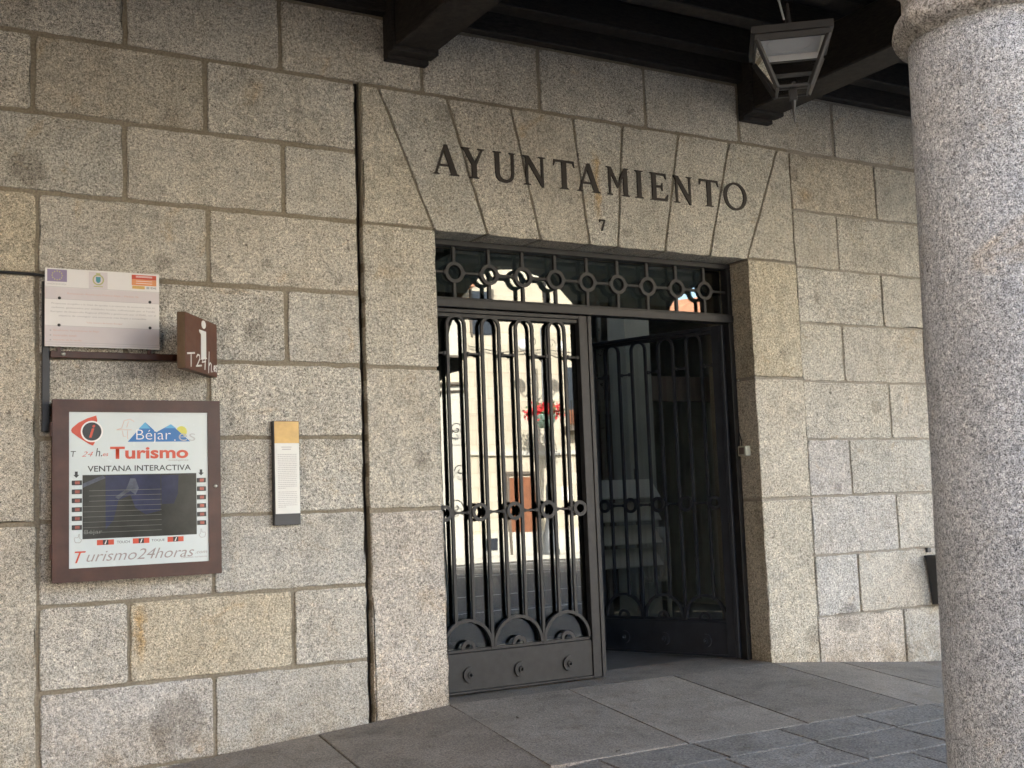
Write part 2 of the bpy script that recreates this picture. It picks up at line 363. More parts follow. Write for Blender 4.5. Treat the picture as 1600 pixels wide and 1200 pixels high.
# bedding under the slabs
pav = bpy.data.objects.new('arcade_pavement', None); COL.objects.link(pav); pav['kind'] = 'structure'
bm = bmesh.new(); xs = [-8 + .25 * i for i in range(105)]; ys = [0.02] + [-.25 * i for i in range(1, 25)]
grid = [[bm.verts.new((x, y, zf(x, y) - .018)) for x in xs] for y in ys]
for a, b in zip(grid, grid[1:]):
    for i in range(len(xs) - 1): bm.faces.new((a[i + 1], a[i], b[i], b[i + 1]))
struct(obj('joint_bedding', bm, M_JOINT, pav))
def slab(x0, x1, y0, y1, mat, gap=.0045, col=None, skew=0.0):
    """paving slab following the ramp; y0 > y1"""
    bm = bmesh.new(); g = gap
    nx = max(1, int((x1 - x0) / .35)); X = [x0 + g + (x1 - x0 - 2 * g) * i / nx for i in range(nx + 1)]
    dz = random.uniform(-.0015, .0015)
    rows = []
    def sk(y): return skew * (-y)
    J = [random.uniform(-.004, .004) for _ in range(2 * (nx + 1))]
    for k, (y, ins, dep) in enumerate(((y0 - g, 0, .045), (y0 - g, 0, .004), (y0 - g - .005, 1, 0), (y1 + g + .005, 1, 0), (y1 + g, 0, .004), (y1 + g, 0, .045))):
        r = []
        for i, x in enumerate(X):
            xx = x + (.005 if (i == 0 and ins) else -.005 if (i == nx and ins) else 0)
            jj = J[i] if k < 3 else J[nx + 1 + i]
            r.append(bm.verts.new((xx - sk(y), y + jj, zf(xx, y) + dz - dep)))
        rows.append(r)
    for a, b in zip(rows, rows[1:]):
        for i in range(nx): bm.faces.new((a[i], b[i], b[i + 1], a[i + 1]))
    # closing side walls
    for i in (0, nx):
        col_ = [r[i] for r in rows]
        try: bm.faces.new(col_ if i == 0 else col_[::-1])
        except ValueError: pass
    bmesh.ops.recalc_face_normals(bm, faces=bm.faces[:])
    o = obj('paving_slab', bm, mat, pav, color=col or (random.uniform(.88, 1.12),) * 3); o['kind'] = 'structure'; return o
SK = .14
def tint1(a, b, c):
    k = random.uniform(a, b); return tuple(k * v for v in c)
edges = [-7.0 + .97 * i for i in range(0, 10)] + [3.76, 4.735, 5.70, 6.70, 7.46, 8.43, 9.40, 10.4, 11.4, 12.4, 13.4]
edges = sorted(set(round(e, 3) for e in edges if e < 2.9)) + [2.80, 3.76, 4.735, 5.70, 6.70, 7.46, 8.43, 9.40, 10.4, 11.4, 12.4, 13.4]
edges = sorted(set(edges)); edges = [e for i, e in enumerate(edges) if i == 0 or e - edges[i - 1] > .3]
for a, b in zip(edges, edges[1:]):
    slab(a, b, -.015, -1.72, M_SLAB, col=tint1(.9, 1.1, (1.0, .99, .98)), skew=SK if a > 3 else .1)
rowy = [-1.72, -2.09, -2.53, -3.05, -3.55, -4.1, -4.7, -5.3, -5.95]
for r, (a, b) in enumerate(zip(rowy, rowy[1:])):
    x = -7 + (r % 3) * .31; 
    seq = []
    while x < 13.2:
        w = .70 if r != 0 else .68
        seq.append((x, x + w)); x += w
    for x0, x1 in seq: slab(x0, x1, a, b, M_ROUGH, .007, tint1(.85, 1.15, (1.0, 1.0, 1.01)), skew=.03)

for (x, y, a, lb) in ((4.02, -1.66, .4, 'tiny dry leaf at the outer edge of the slab row before the closed gate'), (3.95, -.62, 1.2, 'tiny dry leaf on the pavement just outside the left door jamb'), (4.70, -2.0, 2.0, 'tiny dry leaf on the rough slabs at the bottom centre'), (6.62, -1.95, 1.5, 'tiny dry leaf on the rough slabs near the round column')):
    bm = bmesh.new(); c, s_ = math.cos(a), math.sin(a); L = [(-.022, 0, .004), (-.008, .010, .010), (.012, .009, .007), (.026, 0, .012), (.010, -.010, .006), (-.010, -.009, .011)]
    top = [bm.verts.new((x + p * c - q * s_, y + p * s_ + q * c, zf(x, y) + h)) for p, q, h in L]; f = bm.faces.new(top); bmesh.ops.triangulate(bm, faces=[f])
    g_ = bmesh.ops.extrude_face_region(bm, geom=bm.faces[:]); bmesh.ops.translate(bm, vec=(0, 0, -.001), verts=[e for e in g_['geom'] if isinstance(e, bmesh.types.BMVert)])
    tag(obj('fallen_leaf', bm, M_TRIM), lb, 'leaf', 'dry leaves scattered on the pavement')
# ------------------------------------------------------------------ town hall wall
wall = thing('town_hall_wall', 'pale granite ashlar wall with voussoir lintel around the iron-gated doorway', 'wall', (5, 0, 0))
TOP = 5.2
def core(x0, x1, z0, z1, mat, y0=.013, y1=.60, name='mortar_core'):
    return B(name, mat, wall, x0, x1, y0, y1, z0, z1)
core(-6, 3.168, -.6, TOP, M_MORTAR); core(3.213, 3.757, -.6, 3.352, M_MORTAR)
core(3.213, 7.25, 3.354, TOP, M_MORTAR); core(6.728, 7.25, -.6, 3.352, M_MORTAR2); core(7.2515, 16, -.6, TOP, M_MORTAR2, .0135)
core(3.168, 3.2128, -.6, TOP, M_GAP, .07, .60, 'open_joint')
TINT = [(1, .995, .98), (1.02, 1.0, .97), (.98, .975, .965), (1.03, 1.0, .95), (.96, .955, .945), (1.04, 1.02, .985), (1.0, .975, .94)]
def block(pts, tint=None, gap=.013, d=.05, name='stone_block', proud=None, jit=.0042, gaps=None):
    """ashlar: quad (x,z) corners counter-clockwise from bottom-left, arris rounded and slightly ragged"""
    cx = sum(p[0] for p in pts) / 4; cz = sum(p[1] for p in pts) / 4
    P4 = [Vector(p) for p in pts]; out = []
    gs = gaps or [gap] * 4            # bottom, right, top, left
    # inset each edge
    lines = []
    for i in range(4):
        a, b = P4[i], P4[(i + 1) % 4]; t = (b - a).normalized(); nrm = Vector((-t.y, t.x)); lines.append((a + nrm * gs[i], t))
    cor = []
    for i in range(4):
        (a, t), (b, u) = lines[i - 1], lines[i]
        den = t.x * u.y - t.y * u.x; k = ((b.x - a.x) * u.y - (b.y - a.y) * u.x) / den; cor.append(a + t * k)
    for i in range(4):
        a, b = cor[i], cor[(i + 1) % 4]; L = (b - a).length; m = max(3, int(L / .075))
        t = (b - a) / L; nrm = Vector((-t.y, t.x))
        for k in range(m):
            s = k / m
            e = random.uniform(-jit, jit) + (random.uniform(0, .006) if random.random() < .06 else 0)
            if k == 0: p = a + t * .007 + nrm * .0; cr = random.uniform(.006, .020); out.append(a + (b - a) * (cr / L) + nrm * .001)
            else: out.append(a + (b - a) * s + nrm * e)
        cr = random.uniform(.006, .020); out.append(b - t * cr + nrm * .001)
    y = (random.uniform(-.005, .004) if proud is None else proud)
    bm = bmesh.new(); c = Vector((cx, cz)); n = len(out); rings = []
    for ins, yy in ((0, d), (0, y + .006), (.0022, y + .0018), (.007, y)):
        r = []
        for i, p in enumerate(out):
            q = out[(i + 1) % n] - out[i - 1]; nn = Vector((-q.y, q.x)); nn = nn / (nn.length or 1)
            pp = p + nn * ins; r.append(bm.verts.new((pp.x, yy, pp.y)))
        rings.append(r)
    for a, b in zip(rings, rings[1:]):
        for i in range(n): bm.faces.new((a[i], a[(i + 1) % n], b[(i + 1) % n], b[i]))
    bm.faces.new(rings[-1]); bmesh.ops.triangulate(bm, faces=[f for f in bm.faces if len(f.verts) > 4])
    bmesh.ops.recalc_face_normals(bm, faces=bm.faces[:])
    t = tint or random.choice(TINT); t = tuple(.35 * q + .65 * v for q, v in zip((1, .985, .96), t)); s = random.uniform(.955, 1.045)
    return obj(name, bm, M_GRAN, wall, color=tuple(min(1.3, v * s) for v in t))
def rect(x0, x1, z0, z1, **k): return block([(x0, z0), (x1, z0), (x1, z1), (x0, z1)], **k)
Z = [-.62, -.14, .361, .858, 1.358, 1.85, 2.345, 2.847, 3.353, 3.853, 4.354, 4.87, 5.19]
WARM = (1.05, .97, .80); GOLD_ = (1.08, .97, .76); COOL = (.97, .98, 1.02); PINK = (1.06, .98, .92)
# left field, courses from the ground up; x joints
XL = {0: [-6, 1.10, 2.133, 3.186], 1: [1.098, 2.133, 3.186], 2: [1.094, 1.614, 2.655, 3.186], 3: [1.09, 2.134, 3.186], 4: [1.086, 1.61, 2.65, 3.186],
      5: [1.084, 2.119, 3.186], 6: [1.081, 1.60, 2.645, 3.186], 7: [1.079, 2.126, 3.186], 8: [.02, 1.599, 2.641, 3.186], 9: [-.55, 1.056, 2.116, 3.186],
      10: [.55, 1.603, 2.632, 3.707, 4.709, 5.718, 6.705, 7.814, 8.873, 9.9]}
tints_l = {(2, 1): GOLD_, (1, 0): (.98, .97, 1.0), (8, 0): (.92, .93, .93), (9, 1): (.98, .93, .84), (9, 2): (.96, .95, .93)}
for k, xsj in XL.items():
    if k == 0: xsj = [1.0, 2.133, 3.186]
    for i, (a, b) in enumerate(zip(xsj, xsj[1:])):
        g = .015 if k >= 5 else .011
        right = .018 if abs(b - 3.186) < .002 else g
        rect(a, b, Z[k], Z[k + 1], tint=tints_l.get((k, i)), gaps=[g, right, g, g])
for i, x in enumerate([-.5 + 1.04 * j for j in range(-5, 15)]):      # hidden course above the ceiling line
    if -6 < x < 14.5: rect(x, x + 1.04, Z[11], Z[12])
# pilaster strip at far left
for k, (a, b) in enumerate(((-.62, 1.345), (1.345, 2.843), (2.843, 3.353))):
    rect(-.35 if k < 2 else .02, 1.084 if k else 1.094, a, b, tint=(WARM if k == 2 else (1.0, .96, .88)), gaps=[.013, .012, .013 if k != 1 else .011, .01])
for z0, z1 in zip(Z, Z[1:12]):
    for x in (-1.4, -2.45, -3.5, -4.55, -5.6): rect(x, x + 1.05, z0, z1)
for z0, z1, x0, x1 in ((4.354, 4.87, -.35, .55), (3.853, 4.354, -.35, -.55 + .001), (3.353, 3.853, -.35, .02), (2.843, 3.353, -.35, .02)):
    if x1 > x0 + .1: rect(x0, x1, z0, z1)
# jambs and lintel
JZ = [-.62, 1.350, 2.339, 3.354]
for a, b, t in zip(JZ, JZ[1:], (PINK, (1.04, .99, .90), (1.03, 1.0, .93))):
    rect(3.206, 3.770, a, b, tint=t, d=.40, gaps=[.013, 0, .013, .006], proud=-.002)
RZ = [-.62, 1.322, 2.338, 3.349]
for a, b, t in zip(RZ, RZ[1:], ((1.06, 1.0, .88), (1.06, 1.0, .90), (1.08, .99, .80))):
    rect(6.715, 7.262, a, b, tint=t, d=.40, gaps=[.012, .004, .012, 0], proud=-.006)
JJ = [((3.218, 4.354), (3.206, 3.354)), ((3.351, 4.354), (3.763, 3.354)), ((3.897, 4.354), (4.206, 3.350)), ((4.44, 4.354), (4.667, 3.350)), ((5.003, 4.354), (5.11, 3.350)), ((5.477, 4.354), (5.38, 3.350)),
      ((6.045, 4.354), (5.843, 3.350)), ((6.588, 4.354), (6.306, 3.350)), ((7.125, 4.354), (6.713, 3.350)), ((7.262, 4.354), (7.262, 3.350))]
vt = [(1.04, 1.0, .91), (.97, .97, .95), (1.02, .97, .9), (1.03, .98, .9), (.98, .97, .93), (1.0, .98, .93), (1.02, .99, .93), (1.0, .99, .94), (1.03, 1.0, .93)]
for i, ((t0, b0), (t1, b1)) in enumerate(zip(JJ, JJ[1:])):
    zb = 3.355 if i in (0, 8) else 3.345
    block([(b0[0], zb), (b1[0], zb), (t1[0], 4.354), (t0[0], 4.354)], tint=vt[i], d=.40, name='voussoir', gaps=[0.0 if 0 < i < 8 else .006, .009, .013, .009], proud=-.003)
# right field
RZZ = [-.62, -.19, .315, .828, 1.328, 1.818, 2.320, 2.831, 3.318, 3.825, 4.340]
XR = {0: [7.262, 8.2, 9.3], 1: [7.266, 8.286, 9.3], 2: [7.272, 7.772, 8.80, 9.8], 3: [7.270, 8.299, 9.3], 4: [7.268, 7.764, 8.8, 9.8], 5: [7.266, 8.303, 9.3],
      6: [7.264, 7.767, 8.8, 9.8], 7: [7.263, 8.294, 9.3], 8: [7.262, 7.782, 8.85, 9.8], 9: [7.262, 8.298, 8.874, 9.8]}
tr = {(9, 0): (1.04, .96, .84), (9, 1): (.93, .94, .93), (4, 0): (1.02, 1.0, 1.05), (3, 0): (1.0, 1.0, 1.05), (2, 0): (1.0, 1.0, 1.03), (6, 0): (1.06, 1.03, .97), (1, 0): PINK}
for k, xj in XR.items():
    xj = xj + [xj[-1] + 1.04 * j for j in range(1, 6)]
    for i, (a, b) in enumerate(zip(xj, xj[1:])):
        rect(a, b, RZZ[k], RZZ[k + 1], tint=tr.get((k, i)), gaps=[.009] * 3 + [.004 if i == 0 else .009])
for a, b in ((9.9, 11), (11, 12), (12, 13), (13, 14), (14, 15)): rect(a, b, 4.354, 4.87)

# town hall upper storeys and the room block behind (keeps the sun off the arcade)
bld = thing('town_hall_upper_storey', 'town hall storeys above the dark arcade ceiling', 'building', (5, -2, 5.3))
B('rear_wall', M_FAR, bld, -6, 16, 8.2, 8.6, -.6, 10.5); B('roof_slab', M_TILE, bld, -6.3, 16.3, -6.0, 1.4, 9.6, 9.9); B('roof_slab', M_TILE, bld, -6.3, 16.3, 3.9, 8.8, 9.6, 9.9); B('roof_slab', M_TILE, bld, -6.3, 5.0, 1.401, 3.899, 9.6, 9.9); B('roof_slab', M_TILE, bld, 9.0, 16.3, 1.401, 3.899, 9.6, 9.9)  # roof left open over the added light well
B('side_wall', M_FAR, bld, -6.4, -6.0, -5.6, 8.6, -.6, 9.598); B('side_wall', M_FAR, bld, 16, 16.4, -.0, 8.6, -.6, 9.598)
B('floor_slab', M_DARKHALL, bld, -6, 16, -5.0, 1.35, 5.31, 5.5)
for a in ((4.9, 9.1, 1.3, 1.4), (4.9, 9.1, 3.9, 4.0), (4.9, 4.999, 1.401, 3.899), (9.001, 9.1, 1.401, 3.899)): B('added_light_well_wall', M_DARKHALL, bld, a[0], a[1], a[2], a[3], 3.801, 9.599)  # unseen shaft, added to bring daylight into the hall
# arcade front: columns and round arches
AF = thing('arcade_front', 'granite arcade front with round arches above the pavement edge', 'arcade', (5, -5.25, 0))
XC = [3.1 + 3.28 * k for k in range(-2, 5)]
bm = bmesh.new(); SPR = 3.20; RO = 3.28 / 2 - .30; y0, y1 = -5.53, -4.97
prof = [(-6.39, SPR), ]
pts = []
for k, xc in enumerate(XC[:-1]):
    cx = xc + 1.64
    pts += [(cx - RO * math.cos(PI * i / 20), SPR + RO * math.sin(PI * i / 20)) for i in range(21)]
pts = [(-6.0, SPR)] + pts + [(16.4, SPR)]
for (xa, za), (xb, zb) in zip(pts, pts[1:]):
    v = [bm.verts.new(p) for p in ((xa, y0, za), (xb, y0, zb), (xb, y0, 9.6), (xa, y0, 9.6), (xa, y1, za), (xb, y1, zb), (xb, y1, 9.6), (xa, y1, 9.6))]
    for f in ((0, 1, 2, 3), (7, 6, 5, 4), (0, 4, 5, 1)): bm.faces.new([v[i] for i in f])
obj('arch_wall', bm, M_FAR, AF)
def column(name, cx, cy, parent, cap_parent=None):
    z0 = -.46
    pr = [(.40, z0), (.40, z0 + .10), (.375, z0 + .13), (.345, z0 + .16)]
    zt = 2.715
    for i in range(13):
        t = i / 12; z = z0 + .17 + (zt - z0 - .17) * t; pr.append((.334 - .052 * t, z))
    bm = bmesh.new(); lathe(bm, pr, cx, cy, 64)
    rnd = random.Random(3)
    for v in bm.verts:
        d = Vector((v.co.x - cx, v.co.y - cy, 0)); 
        if d.length > .1: v.co += d.normalized() * rnd.uniform(-.0015, .0015)
    s = obj(name + 'shaft', bm, M_COLUMN, parent, True)
    bm = bmesh.new()
    pc = [(.284, zt - .005), (.290, zt + .008), (.308, zt + .014), (.322, zt + .032), (.326, zt + .050), (.322, zt + .070), (.306, zt + .088), (.292, zt + .116), (.290, zt + .17), (.297, zt + .21), (.33, zt + .24), (.385, zt + .28), (.40, zt + .30), (.40, zt + .32)]
    lathe(bm, pc, cx, cy, 64)
    for v in bm.verts:
        d = Vector((v.co.x - cx, v.co.y - cy, 0))
        a = math.atan2(d.y, d.x)
        v.co.z += .006 * math.sin(a * 5 + 1) + rnd.uniform(-.003, .003); v.co += d.normalized() * (rnd.uniform(-.003, .003) + .004 * math.sin(a * 7))
    c = obj(name + 'capital', bm, M_CAPITAL, parent, True)
    a = B(name + 'abacus', M_CAPITAL, parent, cx - .42, cx + .42, cy - .42, cy + .42, zt + .32, SPR - .001, .01)
    return s
for k, xc in enumerate(XC):
    if k == 2: continue
    column('column_', xc, -5.25, AF)
NC = thing('stone_column', 'thick speckled granite column with moulded capital in the right foreground', 'column', (3.1, -5.25, -.46))
column('', 3.1, -5.25, NC)

# ceiling: boards, joists, cross beams with their wall brackets
ceil = bpy.data.objects.new('arcade_ceiling', None); COL.objects.link(ceil); ceil['kind'] = 'structure'
yj = -.06
for i in range(21): B('ceiling_board', M_WOOD, ceil, -6, 16, -.02 - .237 * i - .231, -.02 - .237 * i, 5.22 + (i % 2) * .004, 5.25 + (i % 2) * .004)
B('wall_plate', M_WOOD, ceil, -6, 16, -.10, -.004, 4.87, 5.05, .006)
for i in range(8): B('ceiling_joist', M_WOOD, ceil, -6, 16, -.31 - .58 * i, -.15 - .58 * i, 5.0, 5.22, .006)
B('added_shade_girder', M_WOOD, ceil, -6, 16, -3.68, -3.42, 4.14, 4.598, .015)  # unseen girder, added to keep low light off the wall top
for k in range(-2, 4):
    xb = 3.40 + 3.30 * k
    B('ceiling_beam', M_WOOD, ceil, xb + .012, xb + .34, -4.97, -.02, 4.60, 4.999, .012)
    B('beam_strap', M_WOOD, ceil, xb - .012, xb + .352, -.195, -.07, 4.572, 5.03, .010)
    B('beam_bracket', M_WOOD, ceil, xb, xb + .33, -.072, -.003, 4.540, 5.02, .006)

# ------------------------------------------------------------------ lettering on the lintel
LET = thing('wall_lettering', 'dark metal serif letters AYUNTAMIENTO fixed across the stone lintel', 'lettering', (5.25, 0, 3.76))
G = {
 'A': ([(0,0),(.24,0),(.24,.04),(.17,.07),(.235,.27),(.555,.27),(.625,.07),(.56,.04),(.56,0),(.92,0),(.92,.04),(.845,.07),(.52,1),(.40,1),(.075,.07),(0,.04)], [[(.265,.36),(.53,.36),(.40,.76)]]),
 'Y': ([(.27,0),(.62,0),(.62,.04),(.54,.07),(.54,.43),(.76,.93),(.84,.96),(.84,1),(.56,1),(.56,.96),(.66,.93),(.48,.55),(.27,.93),(.33,.96),(.33,1),(0,1),(0,.96),(.06,.93),(.35,.43),(.35,.07),(.27,.04)], []),
 'U': ([(0,1),(0,.96),(.07,.93),(.07,.3),(.1,.13),(.2,.02),(.38,-.03),(.52,-.03),(.66,.03),(.75,.14),(.78,.3),(.78,.93),(.84,.96),(.84,1),(.58,1),(.58,.96),(.66,.93),(.66,.32),(.64,.2),(.56,.12),(.45,.09),(.34,.12),(.27,.2),(.25,.32),(.25,.93),(.33,.96),(.33,1)], []),
 'N': ([(0,1),(0,.96),(.09,.90),(.09,.07),(0,.04),(0,0),(.28,0),(.28,.04),(.19,.07),(.19,.74),(.68,-.04),(.76,-.04),(.76,.93),(.84,.96),(.84,1),(.56,1),(.56,.96),(.66,.93),(.66,.30),(.22,1)], []),
 'T': ([(.02,1),(0,.76),(.04,.76),(.10,.90),(.32,.91),(.32,.07),(.24,.04),(.24,0),(.60,0),(.60,.04),(.52,.07),(.52,.91),(.74,.90),(.80,.76),(.84,.76),(.82,1)], []),
 'M': ([(0,1),(0,.96),(.08,.93),(.09,.07),(.02,.04),(.02,0),(.26,0),(.26,.04),(.18,.07),(.19,.72),(.44,.25),(.47,.25),(.68,.68),(.68,.07),(.60,.04),(.60,0),(.94,0),(.94,.04),(.87,.07),(.86,.93),(.92,.96),(.92,1),(.72,1),(.47,.45),(.2,1)], []),
 'I': ([(0,0),(.34,0),(.34,.04),(.26,.08),(.26,.92),(.34,.96),(.34,1),(0,1),(0,.96),(.08,.92),(.08,.08),(0,.04)], []),
 'E': ([(0,1),(0,.96),(.08,.93),(.08,.07),(0,.04),(0,0),(.72,0),(.77,.26),(.72,.26),(.60,.10),(.27,.10),(.27,.46),(.45,.46),(.50,.36),(.54,.36),(.54,.66),(.50,.66),(.45,.56),(.27,.56),(.27,.91),(.60,.90),(.66,.78),(.70,.78),(.68,1)], []),
 'O': (ring_pts(.53, .5, .53, 28, rz=.53), [ring_pts(.53, .5, .36, 24, rz=.43)]),
 '7': ([(0,1),(0,.74),(.07,.74),(.14,.86),(.42,.86),(.16,0),(.30,0),(.55,.93),(.55,1)], []),
}
def glyph(ch, x0, x1, z0, z1, mat, parent, y0=-.013, y1=.004):
    o, hs = G[ch]
    def inset(pl, k):
        m = len(pl); A = sum(pl[i - 1][0] * pl[i][1] - pl[i][0] * pl[i - 1][1] for i in range(m)); sg = 1 if A > 0 else -1; out = []
        for i in range(m):
            a, b, c = Vector(pl[i - 1]), Vector(pl[i]), Vector(pl[(i + 1) % m]); u1 = (b - a).normalized(); u2 = (c - b).normalized()
            n1 = Vector((-u1.y, u1.x)) * sg; n2 = Vector((-u2.y, u2.x)) * sg; q = n1 + n2; q = q / max(.6, q.length_squared / 2) ; out.append(tuple(b + q * k))
        return out
    o = inset(o, .011); hs = [inset(h, -.011) for h in hs]
    mx = max(p[0] for p in o); mn = min(p[0] for p in o)
    f = lambda p: (x0 + (p[0] - mn) / (mx - mn) * (x1 - x0), z0 + p[1] * (z1 - z0))
    return P('letter', mat, parent, [f(p) for p in o], y0, y1, [[f(p) for p in h] for h in hs])
for ch, a, b in (('A',3.767,3.98),('Y',4.005,4.198),('U',4.27,4.462),('N',4.531,4.728),('T',4.799,4.994),('A',5.014,5.234),('M',5.293,5.513),('I',5.571,5.651),('E',5.72,5.9),('N',5.957,6.153),('T',6.226,6.429),('O',6.485,6.736)):
    glyph(ch, a, b, 3.760, 3.992, M_BRONZE, LET)
hn = glyph('7', 5.205, 5.262, 3.462, 3.553, M_BRONZE, None, -.014, .003); hn.name = 'house_number'
tag(hn, 'small dark metal numeral 7 on the keystone below the lettering', 'house number')

# ------------------------------------------------------------------ iron gate
GY = .27                                  # plane of the ironwork
FR = thing('door_frame', 'grey iron frame and crossbar lining the stone doorway', 'door frame', (5.25, GY, 0))
def FB(name, x0, x1, z0, z1, y0=.225, y1=.315, par=FR, mat=M_IRON, bev=.004): return B(name, mat, par, x0, x1, y0, y1, z0, z1, bev)
FB('head_rail', 3.772, 6.713, 3.300, 3.343); FB('crossbar', 3.772, 6.713, 2.832, 2.895, .215, .32)
FB('crossbar_lip', 3.80, 6.68, 2.895, 2.912, .235, .30)
FB('side_post', 3.772, 3.815, 0.0, 2.831); FB('side_post', 6.664, 6.713, 0.0, 2.831)
FB('side_post', 3.772, 3.815, 2.8955, 3.2995); FB('side_post', 6.672, 6.713, 2.8955, 3.2995)
for z in (3.20, 3.10, 3.03, 2.76, 2.33): B('rivet', M_STEEL, FR, 6.700, 6.7145, .19, .202, z, z + .012, .003)

TG = thing('transom_grille', 'iron transom grille of nine rings and short bars over the gates', 'grille', (5.25, GY, 2.9))
rx = [4.052 + (6.442 - 4.052) / 8 * i for i in range(9)]; zc = 3.104
for i, x in enumerate(rx):
    P('ring', M_IRON, TG, ring_pts(x, zc, .080, 28), GY - .020, GY + .016, [ring_pts(x, zc, .054, 24)])
    FB('bar', x - .014, x + .014, zc + .078, 3.300, GY - .014, GY + .014, TG); FB('bar', x - .014, x + .014, 2.912, zc - .078, GY - .014, GY + .014, TG)
xx = [3.80] + rx + [6.68]
for i, (a, b) in enumerate(zip(xx, xx[1:])):
    a2 = a + (.079 if i else 0); b2 = b - (.079 if i < 9 else 0)
    if b2 > a2: FB('link_bar', a2, b2, zc - .011, zc + .011, GY - .011, GY + .011, TG)
    if i: FB('collar', a2 - .004, a2 + .012, zc - .019, zc + .019, GY - .017, GY + .014, TG, bev=.003)
    if i < 9: FB('collar', b2 - .012, b2 + .004, zc - .019, zc + .019, GY - .017, GY + .014, TG, bev=.003)
FB('glass_pane', 3.816, 6.671, 2.914, 3.298, .326, .332, TG, M_GLASS_L, 0)

def gate_leaf(t, xo, W, mat, gmat):
    """leaf in the plane y=0 spanning x xo..xo+W; hinge handled by the caller; returns list of parts"""
    parts = []
    def b(name, x0, x1, z0, z1, y0=-.03, y1=.03, m=mat, bev=.003): parts.append(B(name, m, t, xo + x0, xo + x1, y0, y1, z0, z1, bev))
    b('stile', 0, .062, .012, 2.825); b('stile', W - .115, W - .038, .012, 2.825); b('stile', W - .036, W, .012, 2.825, -.038, .028)
    b('top_rail', .063, W - .116, 2.795, 2.825); b('top_rail', .063, W - .116, 2.765, 2.7945, -.012, .042)
    b('kick_panel', .063, W - .116, .03, .300, -.018, .02); b('bottom_rail', .063, W - .116, .012, .0298, -.028, .026)
    b('panel_rail', .063, W - .116, .3005, .325, -.006, .042)
    x0 = .063; x1 = W - .116; w = x1 - x0; p = w / 4.32
    lc = [x0 + w * (.5 + (i - 1.5) * .2305) for i in range(4)]; hw = .0735
    for i, c in enumerate(lc):
        # loop: two bars joined by a half round
        bm = bmesh.new(); zt = 2.79 - hw - .013
        arc3 = [(c, 3)]
        aw = w / 3
        def arch_z(x):
            k = min(2, max(0, int((x - x0) / aw))); cc = x0 + aw * (k + .5); r = aw / 2 - .012
            return .30 + .008 + math.sqrt(max(0, r * r - (x - cc) ** 2))
        l, r_ = c - hw, c + hw
        path = [(l, arch_z(l)), (l, zt)] + [(c - hw * math.cos(PI * k / 12), zt + hw * math.sin(PI * k / 12)) for k in range(1, 12)] + [(r_, zt), (r_, arch_z(r_))]
        outer, inner = [], []
        h = .0115
        for k, (px, pz) in enumerate(path):
            if k <= 1: n = (-1, 0)
            elif k >= len(path) - 2: n = (1, 0)
            else: n = ((px - c) / hw, (pz - zt) / hw)
            outer.append((xo + px + n[0] * h, pz + n[1] * h)); inner.append((xo + px - n[0] * h, pz - n[1] * h))
        prism(bm, outer + inner[::-1], -.0125, .0105); bmesh.ops.recalc_face_normals(bm, faces=bm.faces[:])
        parts.append(obj('loop_bar', bm, mat, t))
        # link inside the loop at ring height
        b('link_bar', l + h, r_ - h, 1.302, 1.318, -.008, .008)
        for q in (l + h + .010, r_ - h - .010): b('collar', q - .010, q + .010, 1.296, 1.324, -.013, .013)
    gaps = [(x0, lc[0] - hw - .0135)] + [(lc[i] + hw + .0135, lc[i + 1] - hw - .0135) for i in range(3)] + [(lc[3] + hw + .0135, x1)]
    for i, (a, c2) in enumerate(gaps):
        cx = (a + c2) / 2
        if i in (0, 4): rr = .060
        else: rr = .069
        bm = bmesh.new(); prism(bm, [(xo + q[0], q[1]) for q in ring_pts(cx, 1.31, rr, 26)], -.026, -.0128, [[(xo + q[0], q[1]) for q in ring_pts(cx, 1.31, rr - .026, 22)]]); bmesh.ops.recalc_face_normals(bm, faces=bm.faces[:])
        parts.append(obj('ring', bm, mat, t))
        b('link_bar', a, c2, 2.484, 2.500, -.008, .008)
        for q in (a + .012, c2 - .012): b('collar', q - .011, q + .011, 2.477, 2.507, -.014, .014)
    for k in range(3):
        cc = x0 + w / 3 * (k + .5); r = w / 6 - .001
        def q(ps): return [(xo + a, z) for a, z in ps]
        bm = bmesh.new(); prism(bm, q(arc_band(cc, .3255, r - .022, r, 0, PI, 22)), -.016, .016); bmesh.ops.recalc_face_normals(bm, faces=bm.faces[:]); parts.append(obj('arch_bar', bm, mat, t))
        bm = bmesh.new(); prism(bm, q(arc_band(cc, .3258, .036, .060, 0, PI, 14)), -.020, -.0065); bmesh.ops.recalc_face_normals(bm, faces=bm.faces[:]); parts.append(obj('half_ring', bm, mat, t))
        bm = bmesh.new(); prism(bm, q(ring_pts(cc, .142, .056, 28)), -.035, -.0181); bmesh.ops.recalc_face_normals(bm, faces=bm.faces[:]); d = obj('rosette', bm, mat, t); parts.append(d)
        bm = bmesh.new(); prism(bm, q(ring_pts(cc, .142, .024, 16)), -.046, -.0352); bmesh.ops.create_cone(bm, cap_ends=True, segments=12, radius1=.013, radius2=.006, depth=.02, matrix=Matrix.Translation((xo + cc, -.054, .142)) @ Matrix.Rotation(PI / 2, 4, 'X')); bmesh.ops.recalc_face_normals(bm, faces=[f for f in bm.faces]); parts.append(obj('knob', bm, mat, d))
    parts.append(B('glass_pane', gmat, t, xo + .050, xo + W - .10, .036, .0417, .326, 2.7645)); 
    return parts
t1 = thing('iron_gate_leaf', 'closed left gate leaf of looped iron bars over bright reflecting glass', 'gate', (0, 0, 0)); ORIG.pop(t1.name)
gate_leaf(t1, 0.0, 1.462, M_IRON, M_GLASS_L); t1.location = (3.790, GY, 0)
t2 = thing('iron_gate_leaf', 'right gate leaf swung open into the dark hall', 'gate', (0, 0, 0)); ORIG.pop(t2.name, None)
